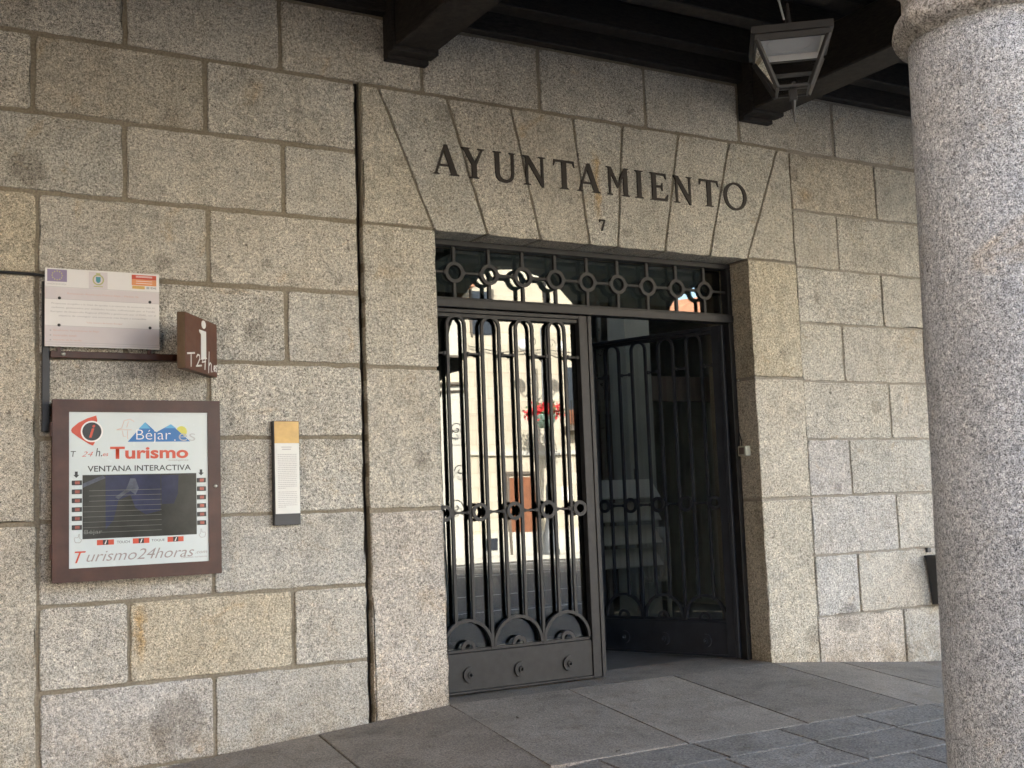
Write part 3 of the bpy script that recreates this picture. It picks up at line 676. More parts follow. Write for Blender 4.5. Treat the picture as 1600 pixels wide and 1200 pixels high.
# right leaf is modelled mirrored: hinge at its right end
gate_leaf(t2, -1.425, 1.425, M_IRON_B, M_GLASS_R)
t2.location = (6.668, GY + .03, 0); t2.rotation_euler = (0, 0, math.radians(-69))

# sensor box on the right reveal
SB = thing('sensor_box', 'small cream plastic sensor box on the dark right door reveal', 'sensor', (6.70, .14, 1.73))
B('casing', M_PLASTIC, SB, 6.655, 6.7145, .095, .195, 1.69, 1.775, .006)
B('lens_window', M_HALLDARK, SB, 6.652, 6.6549, .115, .178, 1.705, 1.762, .001)
bm = bmesh.new(); tube(bm, [(6.708, .20, 1.775), (6.708, .20, 1.82), (6.706, .225, 1.9), (6.706, .225, 2.6)], .005); obj('cable', bm, M_BLACK, SB)

# ------------------------------------------------------------------ hall interior
hall = bpy.data.objects.new('entrance_hall', None); COL.objects.link(hall); hall['kind'] = 'structure'
B('hall_floor', M_HALLFLOOR, hall, 2.5, 9.9, .6, 8.2, -.30, -.004); B('threshold_slab', M_SLAB, hall, 3.772, 6.713, -.012, .5995, -.30, -.003, color=(.8, .8, .8))
B('hall_ceiling', M_DARKHALL, hall, -1, 15, .6, 1.4, 3.7, 3.8); B('hall_ceiling', M_DARKHALL, hall, -1, 15, 3.9, 8.2, 3.7, 3.8); B('hall_ceiling', M_DARKHALL, hall, -1, 5.0, 1.401, 3.899, 3.7, 3.8); B('hall_ceiling', M_DARKHALL, hall, 9.0, 15, 1.401, 3.899, 3.7, 3.8); B('hall_back_wall', M_DARKHALL, hall, -1, 15, 6.5, 6.7, 0, 3.7); B('hall_side_wall', M_DARKHALL, hall, 9.9, 10.1, .6, 6.5, 0, 3.7); B('hall_side_wall', M_DARKHALL, hall, 2.3, 2.5, .6, 6.5, 0, 3.7)  # ceiling opening belongs to the added light well
B('hall_pillar', M_DARKHALL, hall, 8.0, 8.35, 3.6, 3.95, 0, 3.7); B('hall_wainscot', M_HALLDARK, hall, 2.6, 9.8, 6.42, 6.499, 0, 2.6)
B('hall_beam', M_HALLDARK, hall, 2.6, 9.8, 4.0, 4.12, 2.55, 2.85); B('hall_screen_post', M_STEEL, hall, 7.42, 7.46, 3.3, 3.34, 0, 3.7)
RK = thing('leaflet_rack', 'white tilted leaflet shelves standing inside behind the open leaf', 'rack', (7.45, 3.0, 0))
for i in range(4):
    z0 = .83 + i * .215
    z0 = .65 + i * .245
    bm = bmesh.new(); v = [bm.verts.new(p) for p in ((7.06, 2.94, z0), (7.90, 2.94, z0), (7.80, 2.97, z0 + .195), (6.96, 2.97, z0 + .195), (7.06, 2.96, z0 - .01), (7.90, 2.96, z0 - .01), (7.80, 2.99, z0 + .185), (6.96, 2.99, z0 + .185))]
    for f in ((0, 1, 2, 3), (7, 6, 5, 4), (0, 4, 5, 1), (1, 5, 6, 2), (2, 6, 7, 3), (3, 7, 4, 0)): bm.faces.new([v[q] for q in f])
    obj('shelf', bm, M_RACK, RK)
B('upright', M_HALLDARK, RK, 6.98, 7.02, 3.1, 3.14, -.004, 1.7); B('upright', M_HALLDARK, RK, 7.70, 7.74, 3.1, 3.14, -.004, 1.7)
RD = thing('slatted_radiator', 'slatted metal radiator low on the hall wall beyond the rack', 'radiator', (7.98, 3.2, 0))
for i in range(8): B('fin', M_RACK, RD, 7.82 + i * .05, 7.835 + i * .05, 3.18, 3.25, .45, 1.05, .003)
B('rail', M_RACK, RD, 7.80, 8.2, 3.2, 3.23, .48, .51); B('foot', M_RACK, RD, 7.82, 7.86, 3.2, 3.23, -.004, .45); B('foot', M_RACK, RD, 8.14, 8.18, 3.2, 3.23, -.004, .45)

# ------------------------------------------------------------------ interactive kiosk window
K = thing('information_kiosk', 'brown steel framed interactive tourist information window with small dark screen', 'kiosk', (1.65, 0, 1.0))
KX0, KX1, KZ0, KZ1, KY = 1.153, 2.152, .998, 2.077, -.12
B('cabinet', M_BROWN, K, KX0 + .01, KX1 - .01, -.098, .0, KZ0 + .01, KZ1 - .01, .003)
P('front_frame', M_BROWN, K, [(KX0, KZ0), (KX1, KZ0), (KX1, KZ1), (KX0, KZ1)], KY, -.099, [[(1.246, 1.078), (2.074, 1.078), (2.074, 2.002), (1.246, 2.002)]])
B('print_panel', M_PRINT, K, 1.240, 2.080, -.1115, -.104, 1.070, 2.010)
yp = -.1120
def kt(s, m, x0, x1, z0, z1, shear=0.0, off=0.0, y=yp): return text('printed_text', s, m, K, x0, x1, z0, z1, y, shear, off)
def kp(name, m, pts, lvl=0, holes=()): return P(name, m, K, pts, yp - .0005 * lvl - .0003, yp + .0003 - .0005 * lvl, holes)
kt("VENTANA INTERACTIVA", M_BLACK, 1.352, 1.967, 1.644, 1.679, 0, .012)
kt("Turismo", M_RED, 1.482, 1.952, 1.718, 1.793, 0, .03)
kt("Inteligente", M_GREY, 1.832, 1.952, 1.700, 1.712)
kt("T", M_BLACK, 1.256, 1.286, 1.735, 1.768, .1); kt("24", M_RED, 1.318, 1.385, 1.735, 1.765, .4, -.012); kt("h.", M_BLACK, 1.398, 1.436, 1.735, 1.785, .2); kt("es", M_RED, 1.440, 1.472, 1.737, 1.753, .2)
kt("urismo24horas", M_GREY, 1.345, 1.983, 1.112, 1.176, .35, -.004); kt("T", M_RED, 1.278, 1.342, 1.108, 1.176, .35, 0, yp - .0012); kt(".com", M_GREY, 1.988, 2.062, 1.128, 1.142, .3); kt("Destinos turísticos", M_GREY, 1.905, 2.062, 1.104, 1.114)
kt("TOUCH", M_BLACK, 1.520, 1.595, 1.212, 1.228); kt("TOQUE", M_BLACK, 1.724, 1.803, 1.212, 1.228)
# information emblem
kp('red_emblem', M_RED, [(1.258, 1.893), (1.264, 1.906), (1.30, 1.938), (1.35, 1.964), (1.402, 1.981), (1.408, 1.955), (1.404, 1.885), (1.392, 1.815), (1.383, 1.800), (1.36, 1.810), (1.30, 1.850), (1.262, 1.880)])
kp('white_disc', M_WHITE, ring_pts(1.377, 1.885, .064, 30), 1); kp('black_disc', M_BLACK, ring_pts(1.377, 1.885, .055, 30), 2)
kt("i", M_RED, 1.360, 1.396, 1.848, 1.925, .30, .018, yp - .0018)
# mountains, sun, tower outline and name
kp('sun_emblem', M_YEL, ring_pts(1.911, 1.884, .034, 20)); kp('mountain_emblem', M_BLUE, [(1.585, 1.822), (1.965, 1.822), (1.846, 1.930), (1.757, 1.880), (1.690, 1.942)], 1)
kp('mountain_top', M_BLUE2, [(1.652, 1.903), (1.720, 1.903), (1.690, 1.942)], 2); kp('mountain_top', M_BLUE2, [(1.806, 1.905), (1.878, 1.905), (1.846, 1.930)], 2)
kt("Béjar", M_WHITE, 1.636, 1.845, 1.815, 1.896, 0, -.014, yp - .0018); kt(".", M_WHITE, 1.865, 1.874, 1.827, 1.835, 0, 0, yp - .0018); kt("es", M_LGREY, 1.893, 1.996, 1.826, 1.872, 0, -.01, yp - .0018)
bm = bmesh.new()
for ln in ([(1.52, 1.895), (1.55, 1.905), (1.565, 1.95), (1.60, 1.96), (1.625, 1.945)], [(1.52, 1.895), (1.61, 1.895)], [(1.555, 1.888), (1.56, 1.855), (1.575, 1.855)], [(1.585, 1.89), (1.585, 1.84)], [(1.58, 1.91), (1.59, 1.945)]):
    tube(bm, [(x, yp, z) for x, z in ln], .0014, 4)
obj('tower_outline', bm, M_SALMON, K)
# screen
kp('screen', M_SCREEN, [(1.323, 1.246), (2.000, 1.246), (2.000, 1.625), (1.323, 1.625)], 1)
def sp(m, pts, l): 
    o = P('display_image', m, K, pts, yp - .0010 - .0002 * l, yp - .0006); return o
sp(M_SCRB, [(1.455, 1.30), (1.455, 1.62), (1.78, 1.62), (1.78, 1.40), (1.69, 1.38), (1.63, 1.42), (1.60, 1.50), (1.53, 1.47), (1.50, 1.35)], 1)
sp(M_SCRB, [(1.785, 1.44), (1.785, 1.615), (1.89, 1.615), (1.885, 1.50), (1.86, 1.44)], 1)
sp(M_SCRG, [(1.51, 1.49), (1.575, 1.535), (1.600, 1.60), (1.63, 1.60), (1.65, 1.54), (1.63, 1.50), (1.60, 1.525), (1.56, 1.50), (1.53, 1.475)], 2)
sp(M_SCRG, [(1.325, 1.55), (1.325, 1.575), (1.44, 1.622), (1.455, 1.605)], 2)
bm = bmesh.new()
for i in range(9):
    z0 = 1.53 - .031 * i; box(bm, 1.36 if i < 3 else 1.326, 1.785, yp - .00185, yp - .0015, z0, z0 + .002)
obj('display_lines', bm, M_LINE, K)
kt("Béjar", M_LINE, 1.333, 1.435, 1.268, 1.300, 0, 0, yp - .0017)
for side, (xa, xb) in enumerate(((1.262, 1.320), (2.003, 2.060))):
    for i in range(6):
        z = 1.580 - .0527 * i
        k = B('touch_key', M_BLACK, K, xa, xb, yp - .003, yp + .001, z - .014, z + .014, .002); B('key_lens', M_COPPER, k, xa + .018, xb - .014, yp - .0042, yp - .0031, z - .009, z + .009)
for x in (1.288, 2.030):
    kp('arrow_mark', M_BLACK, [(x, 1.609), (x + .017, 1.627), (x + .008, 1.627), (x + .008, 1.647), (x - .008, 1.647), (x - .008, 1.627), (x - .017, 1.627)])
for x0 in (1.405, 1.613, 1.820):
    q = kp('red_key', M_RED, [(x0, 1.207), (x0 + .098, 1.207), (x0 + .098, 1.238), (x0, 1.238)]); kp('black_mark', M_BLACK, [(x0 + .034, 1.208), (x0 + .066, 1.208), (x0 + .066, 1.237), (x0 + .034, 1.237)], 1)
    kt("i", M_WHITE, x0 + .043, x0 + .057, 1.211, 1.234, .3, .03, yp - .0014)
for x, s in ((1.296, 1), (2.036, -1)):
    bm = bmesh.new(); H = [(-.014, -.022), (-.020, .0), (-.016, .008), (-.006, .006), (-.004, .006), (.004, .010), (.006, .028), (.011, .028), (.012, .0), (.022, -.004), (.020, -.014), (.010, -.024), (-.014, -.022)]
    tube(bm, [(x + s * a, yp, 1.250 + b) for a, b in H], .0012, 4); obj('hand_outline', bm, M_GREY, K)
bm = bmesh.new(); bmesh.ops.create_cone(bm, cap_ends=True, segments=18, radius1=.012, radius2=.010, depth=.012, matrix=Matrix.Translation((2.117, KY - .004, 1.541)) @ Matrix.Rotation(PI / 2, 4, 'X')); obj('lock', bm, M_STEEL, K, True)
for z in (1.90, 1.18): B('hinge', M_BROWN, K, KX0 - .012, KX0 + .006, -.112, -.085, z - .045, z + .045, .004)

# ------------------------------------------------------------------ funding placard
PL = thing('funding_placard', 'white printed placard with violet flag, crest and orange block', 'placard', (1.45, 0, 2.4))
Y0 = -.060
def sag(x): return 0.0
B('board', M_PLACARD, PL, 1.117, 1.793, Y0, Y0 + .006, 2.400, 2.877, .001)
yq = Y0 - .0008
def pq(name, m, x0, x1, z0, z1, l=0): return B(name, m, PL, x0, x1, yq - .0004 * l, Y0 + .0004, z0, z1)
def pt(s, m, x0, x1, z0, z1, off=0): return text('printed_text', s, m, PL, x0, x1, z0, z1, yq - .0014, 0, off)
pq('printed_band', M_BAND, 1.1175, 1.7925, 2.690, 2.760); pq('printed_band', M_BAND, 1.1175, 1.7925, 2.405, 2.525)
for z in (2.762, 2.688, 2.526, 2.425, 2.412): pq('printed_rule', M_FADE, 1.118, 1.792, z, z + .0018, 1)
pq('flag', M_PURP, 1.130, 1.243, 2.795, 2.869)
bm = bmesh.new()
for i in range(12):
    a = PI / 6 * i; cx, cz = 1.187 + .029 * math.cos(a), 2.832 + .027 * math.sin(a); pr_ = []
    for k in range(10): r = .0042 if k % 2 == 0 else .0019; pr_.append((cx + r * math.sin(k * PI / 5), cz + r * math.cos(k * PI / 5)))
    prism(bm, pr_, yq - .0008, yq)
obj('flag_stars', bm, M_YEL, PL)
pt("UNIÓN EUROPEA", M_FADE, 1.130, 1.240, 2.775, 2.787)
pq('crest_panel', M_BAND, 1.370, 1.480, 2.765, 2.868)
def pp(name, m, pts, l, holes=()): return P(name, m, PL, pts, yq - .0005 * l, yq + .0003, holes)
pp('crest_wreath', M_OLIVE, ring_pts(1.425, 2.820, .034, 24), 1, [ring_pts(1.425, 2.820, .026, 20)])
pp('crest_shield', M_TEAL, [(1.411, 2.838), (1.411, 2.812), (1.418, 2.803), (1.425, 2.800), (1.432, 2.803), (1.439, 2.812), (1.439, 2.838)], 2); pq('crest_crown', M_OLIVE, 1.412, 1.438, 2.853, 2.861, 2); pq('crest_ribbon', M_OLIVE, 1.398, 1.452, 2.776, 2.781, 2)
pq('orange_block', M_RED, 1.625, 1.775, 2.838, 2.866); pq('orange_block', M_ORANGE, 1.625, 1.775, 2.800, 2.8375); pq('yellow_block', M_GOLD, 1.628, 1.704, 2.778, 2.7975)
bm = bmesh.new()
for z0 in (2.857, 2.851, 2.826, 2.812): box(bm, 1.65, 1.75, yq - .0008, yq, z0, z0 + .0025)
obj('block_lines', bm, M_WHITE, PL); pq('small_logo', M_LGREY, 1.714, 1.732, 2.780, 2.794); pt("IDAE", M_BLACK, 1.740, 1.774, 2.781, 2.793)
pt("Renovación Alumbrado Público Béjar - Medida 06", M_FADER, 1.245, 1.665, 2.717, 2.731)
for i, (s, a, b) in enumerate((("Proyectos acogidos a la línea de ayudas a proyectos de economía baja en", 1.155, 1.765), ("carbono, gestionados por entidades locales, cofinanciado por el Fondo", 1.155, 1.765), ("Europeo de Desarrollo Regional (FEDER) y gestionado por el IDAE, con el", 1.150, 1.770), ("objetivo de conseguir una economía más limpia y sostenible.", 1.195, 1.715))):
    pt(s, M_FADE, a, b, 2.654 - .0245 * i, 2.667 - .0245 * i)
pt('"Una manera de hacer Europa"', M_FADER, 1.355, 1.570, 2.545, 2.557)
for i, (s, b) in enumerate((("Beneficiario: Ayuntamiento de Béjar", 1.43), ("Inversión total:", 1.30), ("Importe de la ayuda:", 1.33))):
    z = 2.497 - .029 * i; pt(s, M_FADER, 1.165, b, z - .006, z + .007); pq('bullet', M_FADE, 1.145, 1.153, z - .004, z + .004, 2)
for x, z in ((1.200, 2.695), (1.735, 2.698), (1.198, 2.530), (1.735, 2.535)):
    bm = bmesh.new(); bmesh.ops.create_uvsphere(bm, u_segments=12, v_segments=8, radius=.0095, matrix=Matrix.Translation((x, yq - .001, z)) @ Matrix.Diagonal((1, .5, 1, 1))); obj('screw', bm, M_CHAR, PL, True)
for x in (1.20, 1.735): B('spacer', M_BROWN, PL, x - .008, x + .008, Y0 + .0065, -.001, 2.55, 2.57); B('fixing_lug', M_BROWN, PL, x - .010, x + .010, -.052, -.03, 2.375, 2.399)

# ------------------------------------------------------------------ projecting sign with its bracket
SG = thing('projecting_information_sign', 'brown square sign with white letter i projecting from the wall', 'sign', (1.86, -.5, 2.2))
B('wall_post', M_CHAR, SG, 1.108, 1.152, -.026, -.001, 1.889, 2.800, .003)
B('bracket_arm', M_BROWN, SG, 1.152, 1.90, -.046, -.006, 2.335, 2.376, .003)
bm = bmesh.new(); bmesh.ops.create_cone(bm, cap_ends=True, segments=14, radius1=.014, radius2=.012, depth=.01, matrix=Matrix.Translation((1.225, -.05, 2.358)) @ Matrix.Rotation(PI / 2, 4, 'X')); obj('arm_bolt', bm, M_STEEL, SG, True)
AZ = math.radians(35.7); SX = Vector((1.838, -.50, 2.233)); Ls, Hs, Ts = .545, .342, .052
dd = Vector((math.sin(AZ), math.cos(AZ), 0)); nn = Vector((math.cos(AZ), -math.sin(AZ), 0))
# local frame: x along dd, y back into the board (-nn), z up ; board front face at local y=0
SM = Matrix((( dd.x, -nn.x, 0, SX.x), (dd.y, -nn.y, 0, SX.y), (0, 0, 1, SX.z), (0, 0, 0, 1)))
bm = bmesh.new(); box(bm, 0, Ls, .002, Ts, 0, Hs, .003); bm.transform(SM); obj('sign_board', bm, M_EDGE, SG)
bm = bmesh.new(); box(bm, .002, Ls - .002, 0, .0025, .002, Hs - .002); bm.transform(SM); obj('sign_face', bm, M_BROWN2, SG)
bm = bmesh.new(); box(bm, .16, .40, Ts + .001, Ts + .03, .10, .14); bm.transform(SM); obj('mounting_block', bm, M_BROWN, SG)
bm = bmesh.new(); box(bm, 1.885, 2.14, -.046, -.001, 2.335, 2.376); obj('bracket_arm', bm, M_BROWN, SG)
def sgp(name, pts, m=M_WHITE):
    bm = bmesh.new(); prism(bm, pts, -.003, .0005); bmesh.ops.recalc_face_normals(bm, faces=bm.faces[:]); bm.transform(SM); return obj(name, bm, m, SG)
u = lambda x, z: (x / 455 * Ls, Hs * (1 - z))
# measured on the board: x fraction*Ls, z fraction
def uv(a, b): return (a * Ls, Hs * b)
sgp('letter_i', [uv(.42, .775), uv(.42, .735), uv(.475, .70), uv(.475, .26), uv(.455, .235), uv(.66, .285), uv(.63, .31), uv(.63, .78)])
sgp('letter_i_dot', [uv(.56 + .065 * math.cos(a * PI / 12), .895 + .075 * math.sin(a * PI / 12)) for a in range(24)])
bm = bmesh.new()
for st in ([(.05, .235), (.28, .285)], [(.17, .26), (.165, .02)],
           [(.33, .22), (.38, .275), (.43, .27), (.44, .21), (.36, .09), (.31, .055), (.50, .10)],
           [(.58, .30), (.51, .16), (.63, .20)], [(.62, .27), (.60, .04)],
           [(.745, .40), (.72, .0)], [(.725, .13), (.78, .20), (.815, .18), (.81, .03)], [(.855, .055), (.862, .05)],
           [(.90, .10), (.945, .14), (.94, .17), (.905, .16), (.895, .10), (.92, .07), (.95, .09)], [(.995, .18), (.975, .18), (.97, .14), (.99, .12), (.985, .075), (.965, .07)]):
    tube(bm, [(a * Ls * .985, -.001, b * Hs + .012) for a, b in st], .0062, 5)
bm.transform(SM @ Matrix.Diagonal((1, .35, 1, 1))); obj('handwritten_text', bm, M_WHITE, SG, True)

# black cable running to the post
bm = bmesh.new(); tube(bm, [(-.4, -.008, 2.852), (.3, -.010, 2.848), (.8, -.009, 2.843), (1.05, -.010, 2.842), (1.13, -.012, 2.835), (1.14, -.03, 2.80)], .008, 8)
tag(obj('wall_cable', bm, M_BLACK, None, True), 'black cable along the mortar joint left of the placard', 'cable')

# ------------------------------------------------------------------ narrow plaque
PQ = thing('heritage_plaque', 'narrow upright wall plaque with gold top and white text panel', 'plaque', (2.61, 0, 1.28))
B('backing_box', M_CHAR, PQ, 2.524, 2.700, -.046, .0, 1.278, 1.958, .002)
B('gold_panel', M_GOLD, PQ, 2.531, 2.697, -.0495, -.0462, 1.812, 1.954); B('text_panel', M_PAPER, PQ, 2.531, 2.697, -.0490, -.0462, 1.352, 1.8115)
bm = bmesh.new(); r2 = random.Random(5)
for i in range(29):
    z = 1.735 - .0122 * i
    if i == 19: continue
    x = 2.549
    end = 2.678 if i not in (18, 28) else 2.60
    while x < end:
        w = r2.uniform(.004, .016); box(bm, x, min(end, x + w), -.0498, -.0492, z, z + .0042); x += w + .003
obj('text_lines', bm, M_FADE, PQ)
bm = bmesh.new(); box(bm, 2.575, 2.645, -.0498, -.0492, 1.783, 1.788); box(bm, 2.580, 2.640, -.0498, -.0492, 1.768, 1.774); obj('heading_lines', bm, M_FADE, PQ)

# litter bin on the wall by the column
BN = thing('litter_bin', 'black tapered wall bin half hidden behind the granite column', 'bin', (8.68, -.1, .33))
bm = bmesh.new()
v = [bm.verts.new(p) for p in ((8.645, -.02, .327), (8.88, -.02, .327), (8.88, -.16, .327), (8.645, -.16, .327), (8.59, -.02, .757), (8.94, -.02, .757), (8.94, -.20, .757), (8.59, -.20, .757))]
for f in ((3, 2, 1, 0), (4, 5, 6, 7), (0, 1, 5, 4), (1, 2, 6, 5), (2, 3, 7, 6), (3, 0, 4, 7)): bm.faces.new([v[i] for i in f])
obj('bin_body', bm, M_CHAR, BN); B('bin_rim', M_CHAR, BN, 8.582, 8.948, -.208, -.012, .745, .765, .004); B('wall_hook', M_CHAR, BN, 8.62, 8.66, -.03, .0, .79, .83)

# ------------------------------------------------------------------ hanging lantern
LX, LY, LT, LA, LYAW, LB, LBW = 4.806, -2.60, 3.982, .453, math.radians(-39.4), 3.702, .197
LN = thing('hanging_lantern', 'square grey metal lantern with open glazed sides hanging under the ceiling', 'lantern', (0, 0, 0)); ORIG.pop(LN.name)
def sqp(a, z): return [Vector((sx * a / 2, sy * a / 2, z)) for sx, sy in ((-1, -1), (1, -1), (1, 1), (-1, 1))]
def frustum_ring(name, a0, z0, a1, z1, t, m):
    bm = bmesh.new(); A, B_, C_, D_ = sqp(a0, z0), sqp(a1, z1), sqp(a0 - t, z0), sqp(a1 - t, z1)
    Av, Bv, Cv, Dv = [[bm.verts.new(p) for p in q] for q in (A, B_, C_, D_)]
    for i in range(4):
        j = (i + 1) % 4
        bm.faces.new((Av[i], Av[j], Bv[j], Bv[i])); bm.faces.new((Cv[j], Cv[i], Dv[i], Dv[j])); bm.faces.new((Av[j], Av[i], Cv[i], Cv[j])); bm.faces.new((Bv[i], Bv[j], Dv[j], Dv[i]))
    bmesh.ops.recalc_face_normals(bm, faces=bm.faces[:]); return obj(name, bm, m, LN)
zt = LT - LT; H = LB - LT
frustum_ring('top_frame', LA, -.030, LA, .012, .05, M_LAMPMETAL); frustum_ring('top_frame', LA - .045, -.062, LA - .038, -.0305, .045, M_LAMPMETAL)
frustum_ring('bottom_frame', LBW + .010, H + .022, LBW + .022, H + .042, .030, M_LAMPMETAL); frustum_ring('bottom_frame', LBW - .010, H - .032, LBW - .004, H - .018, .026, M_LAMPMETAL)
tp, bt = sqp(LA - .055, -.055), sqp(LBW - .012, H - .030)
for i in range(4):
    bm = bmesh.new(); ax = (bt[i] - tp[i]); L = ax.length
    box(bm, -.012, .012, -.012, .012, 0, L, .002); q = ax.to_track_quat('Z', 'Y'); bm.transform(Matrix.Translation(tp[i]) @ q.to_matrix().to_4x4()); obj('corner_post', bm, M_LAMPMETAL, LN)
    j = (i + 1) % 4
    bm = bmesh.new(); a, b, c, d = tp[i] * .98, tp[j] * .98, bt[j] * .97, bt[i] * .97
    a.z = b.z = -.063; c.z = d.z = H - .005
    vv = [bm.verts.new(p) for p in (a, b, c, d)]; bm.faces.new(vv); r = bmesh.ops.extrude_face_region(bm, geom=bm.faces[:])
    nrm = (b - a).cross(d - a).normalized(); bmesh.ops.translate(bm, vec=nrm * -.002, verts=[e for e in r['geom'] if isinstance(e, bmesh.types.BMVert)]); obj('glass_pane', bm, M_GLASS_C, LN)
bm = bmesh.new(); box(bm, -LA / 2 + .026, LA / 2 - .026, -LA / 2 + .026, LA / 2 - .026, -.022, -.016); obj('reflector_plate', bm, M_LAMPWHITE, LN)
frustum_ring('reflector_skirt', LA - .094, -.058, LA - .10, -.0225, .006, M_LAMPWHITE)
bm = bmesh.new(); bmesh.ops.create_circle(bm, cap_ends=False, segments=40, radius=.13, matrix=Matrix.Translation((0, 0, -.0225)))
bm.free(); bm = bmesh.new(); ring = [(.13 * math.cos(2 * PI * i / 36), .13 * math.sin(2 * PI * i / 36), -.0235) for i in range(37)]; tube(bm, ring, .0025, 5); obj('reflector_rim', bm, M_LAMPWHITE, LN, True)
bm = bmesh.new(); A, Bq = sqp(LA, .0125), sqp(.30, .034)
Av, Bv = [[bm.verts.new(p) for p in q] for q in (A, Bq)]; bm.faces.new(Av[::-1]); bm.faces.new(Bv)
for i in range(4): bm.faces.new((Av[i], Av[(i + 1) % 4], Bv[(i + 1) % 4], Bv[i]))
obj('roof', bm, M_LAMPMETAL, LN)
bm = bmesh.new(); lathe(bm, [(.07, .034), (.07, .07), (.02, .075), (.006, .22)], 0, 0, 16); obj('finial_cap', bm, M_LAMPMETAL, LN)
bm = bmesh.new(); box(bm, -LBW / 2, LBW / 2, -.010, .010, H - .016, H - .004); box(bm, -.0099, .0099, -LBW / 2, LBW / 2, H - .0158, H - .0042); obj('base_cross', bm, M_LAMPMETAL, LN)
bm = bmesh.new(); box(bm, -.022, .022, -.022, .022, H - .085, H - .017, .003); obj('base_block', bm, M_LAMPMETAL, LN)
bm = bmesh.new(); bmesh.ops.create_cone(bm, cap_ends=True, segments=8, radius1=.002, radius2=.015, depth=.13, matrix=Matrix.Translation((0, 0, H - .15))); obj('spike', bm, M_LAMPMETAL, LN)
bm = bmesh.new()
zc_ = .24
k = 0
while zc_ < 1.23:
    pts = [(.012 * math.cos(a * PI / 5) * (1 if k % 2 else 0), .012 * math.cos(a * PI / 5) * (0 if k % 2 else 1), zc_ + .017 + .020 * math.sin(a * PI / 5)) for a in range(11)]; tube(bm, pts, .003, 5); zc_ += .032; k += 1
obj('chain', bm, M_LAMPMETAL, LN, True)
bm = bmesh.new(); tube(bm, [(-.03, -.06, .10), (-.05, -.07, .2), (-.07, -.06, .27), (-.05, -.03, .33), (-.02, 0, .36), (0, .02, .6), (.01, 0, 1.2)], .006, 6); obj('supply_cable', bm, M_LGREY, LN, True)
LN.location = (LX, LY, LT); LN.rotation_euler = (0, 0, LYAW)

# ------------------------------------------------------------------ the plaza opposite (seen mirrored in the glass)
FY = -28.0
OB = thing('stone_house_opposite', 'sunlit cream stone house mirrored in the door glass', 'house', (24, FY, 0))
B('wall', M_FAR, OB, 19.1, 26, FY - 8, FY, -.6, 12.5); B('base_course', M_FAR3, OB, 19.1, 26, FY + .001, FY + .06, -.6, .4)
dr = B('door', M_DOOR, OB, 20.76, 21.73, FY + .002, FY + .05, -.45, 2.3); B('door_frame', M_TRIM, OB, 20.66, 20.755, FY + .002, FY + .09, -.45, 2.4); B('door_frame', M_TRIM, OB, 21.735, 21.83, FY + .002, FY + .09, -.45, 2.4); B('door_lintel', M_TRIM, OB, 20.66, 21.83, FY + .002, FY + .09, 2.4, 2.5)
B('string_course', M_FAR3, OB, 19.1, 26, FY + .001, FY + .10, 3.1, 3.25)
w = B('window', M_WINDK, OB, 23.30, 24.3, FY + .002, FY + .04, 4.75, 6.3); B('window_frame', M_DOOR, w, 23.25, 24.35, FY + .002, FY + .08, 4.25, 4.74); B('balcony_slab', M_TRIM, OB, 23.1, 24.6, FY + .002, FY + .6, 3.95, 4.15)
for i in range(10): B('balcony_bar', M_IRON, OB, 23.12 + .16 * i, 23.14 + .16 * i, FY + .56, FY + .58, 4.15, 5.0)
for x in (19.5, 24.9):
    w2 = B('window', M_WINDK, OB, x, x + .8, FY + .002, FY + .03, 7.4, 8.9); B('window_frame', M_TRIM, w2, x - .08, x, FY + .002, FY + .07, 7.3, 9.0); B('window_frame', M_TRIM, w2, x + .8, x + .88, FY + .002, FY + .07, 7.3, 9.0)
B('downpipe', M_IRON, OB, 22.45, 22.53, FY + .002, FY + .09, .4, 12.3); B('wall_plaque', M_PLACARD, OB, 22.9, 23.2, FY + .002, FY + .03, 1.5, 1.95); B('cellar_grille', M_WINDK, OB, 19.7, 20.2, FY + .061, FY + .07, -.2, .2)
bm = bmesh.new(); tube(bm, [(19.2, FY + .12, 6.9), (20.6, FY + .14, 6.72), (22.4, FY + .12, 6.95), (24.0, FY + .14, 6.75), (25.9, FY + .12, 6.9)], .018, 5); obj('overhead_cable', bm, M_IRON, OB)
OA = thing('rendered_house_opposite', 'pale rendered house with dark mouldings mirrored in the door glass', 'house', (14, FY, 0))
B('wall', M_FAR3, OA, 2, 19.08, FY - 8, FY + .2, -.6, 8.9)
B('fascia_band', M_FAR2, OA, 2, 19.08, FY + .201, FY + .26, 5.62, 6.45); B('moulding', M_TRIM, OA, 2, 19.08, FY + .201, FY + .36, 6.451, 6.53); B('moulding', M_TRIM, OA, 2, 19.08, FY + .201, FY + .36, 5.54, 5.619); B('moulding', M_TRIM, OA, 2, 19.08, FY + .201, FY + .30, 5.28, 5.33)
B('roof', M_TILE, OA, 1.8, 19.3, FY - 8, FY + .7, 8.901, 9.15)
for i in range(5):
    x = 3.2 + 3.0 * i; B('window', M_WINDK, OA, x, x + 1.1, FY + .201, FY + .25, 2.6, 4.4)
    B('window', M_WINDK, OA, x, x + 1.1, FY + .201, FY + .25, 7.0, 8.2)
bm = bmesh.new()
def scroll(cx, cz, r, s): return [(cx + s * r * (1 - t / 14) * math.cos(t * .62), FY + .5, cz + r * (1 - t / 14) * math.sin(t * .62)) for t in range(13)]
for cx, cz, r, s in ((18.5, 4.0, .25, 1), (18.6, 2.6, .22, -1), (18.4, 1.4, .25, 1)): tube(bm, scroll(cx, cz, r, s), .02, 5)
tube(bm, [(18.35, FY + .5, 3.7), (18.75, FY + .5, 3.7), (18.75, FY + .5, 2.3)], .02, 5); obj('iron_scrollwork', bm, M_IRON, OA)
OC = thing('low_house_opposite', 'low terracotta roofed house mirrored at the right of the transom', 'house', (32, FY, 0))
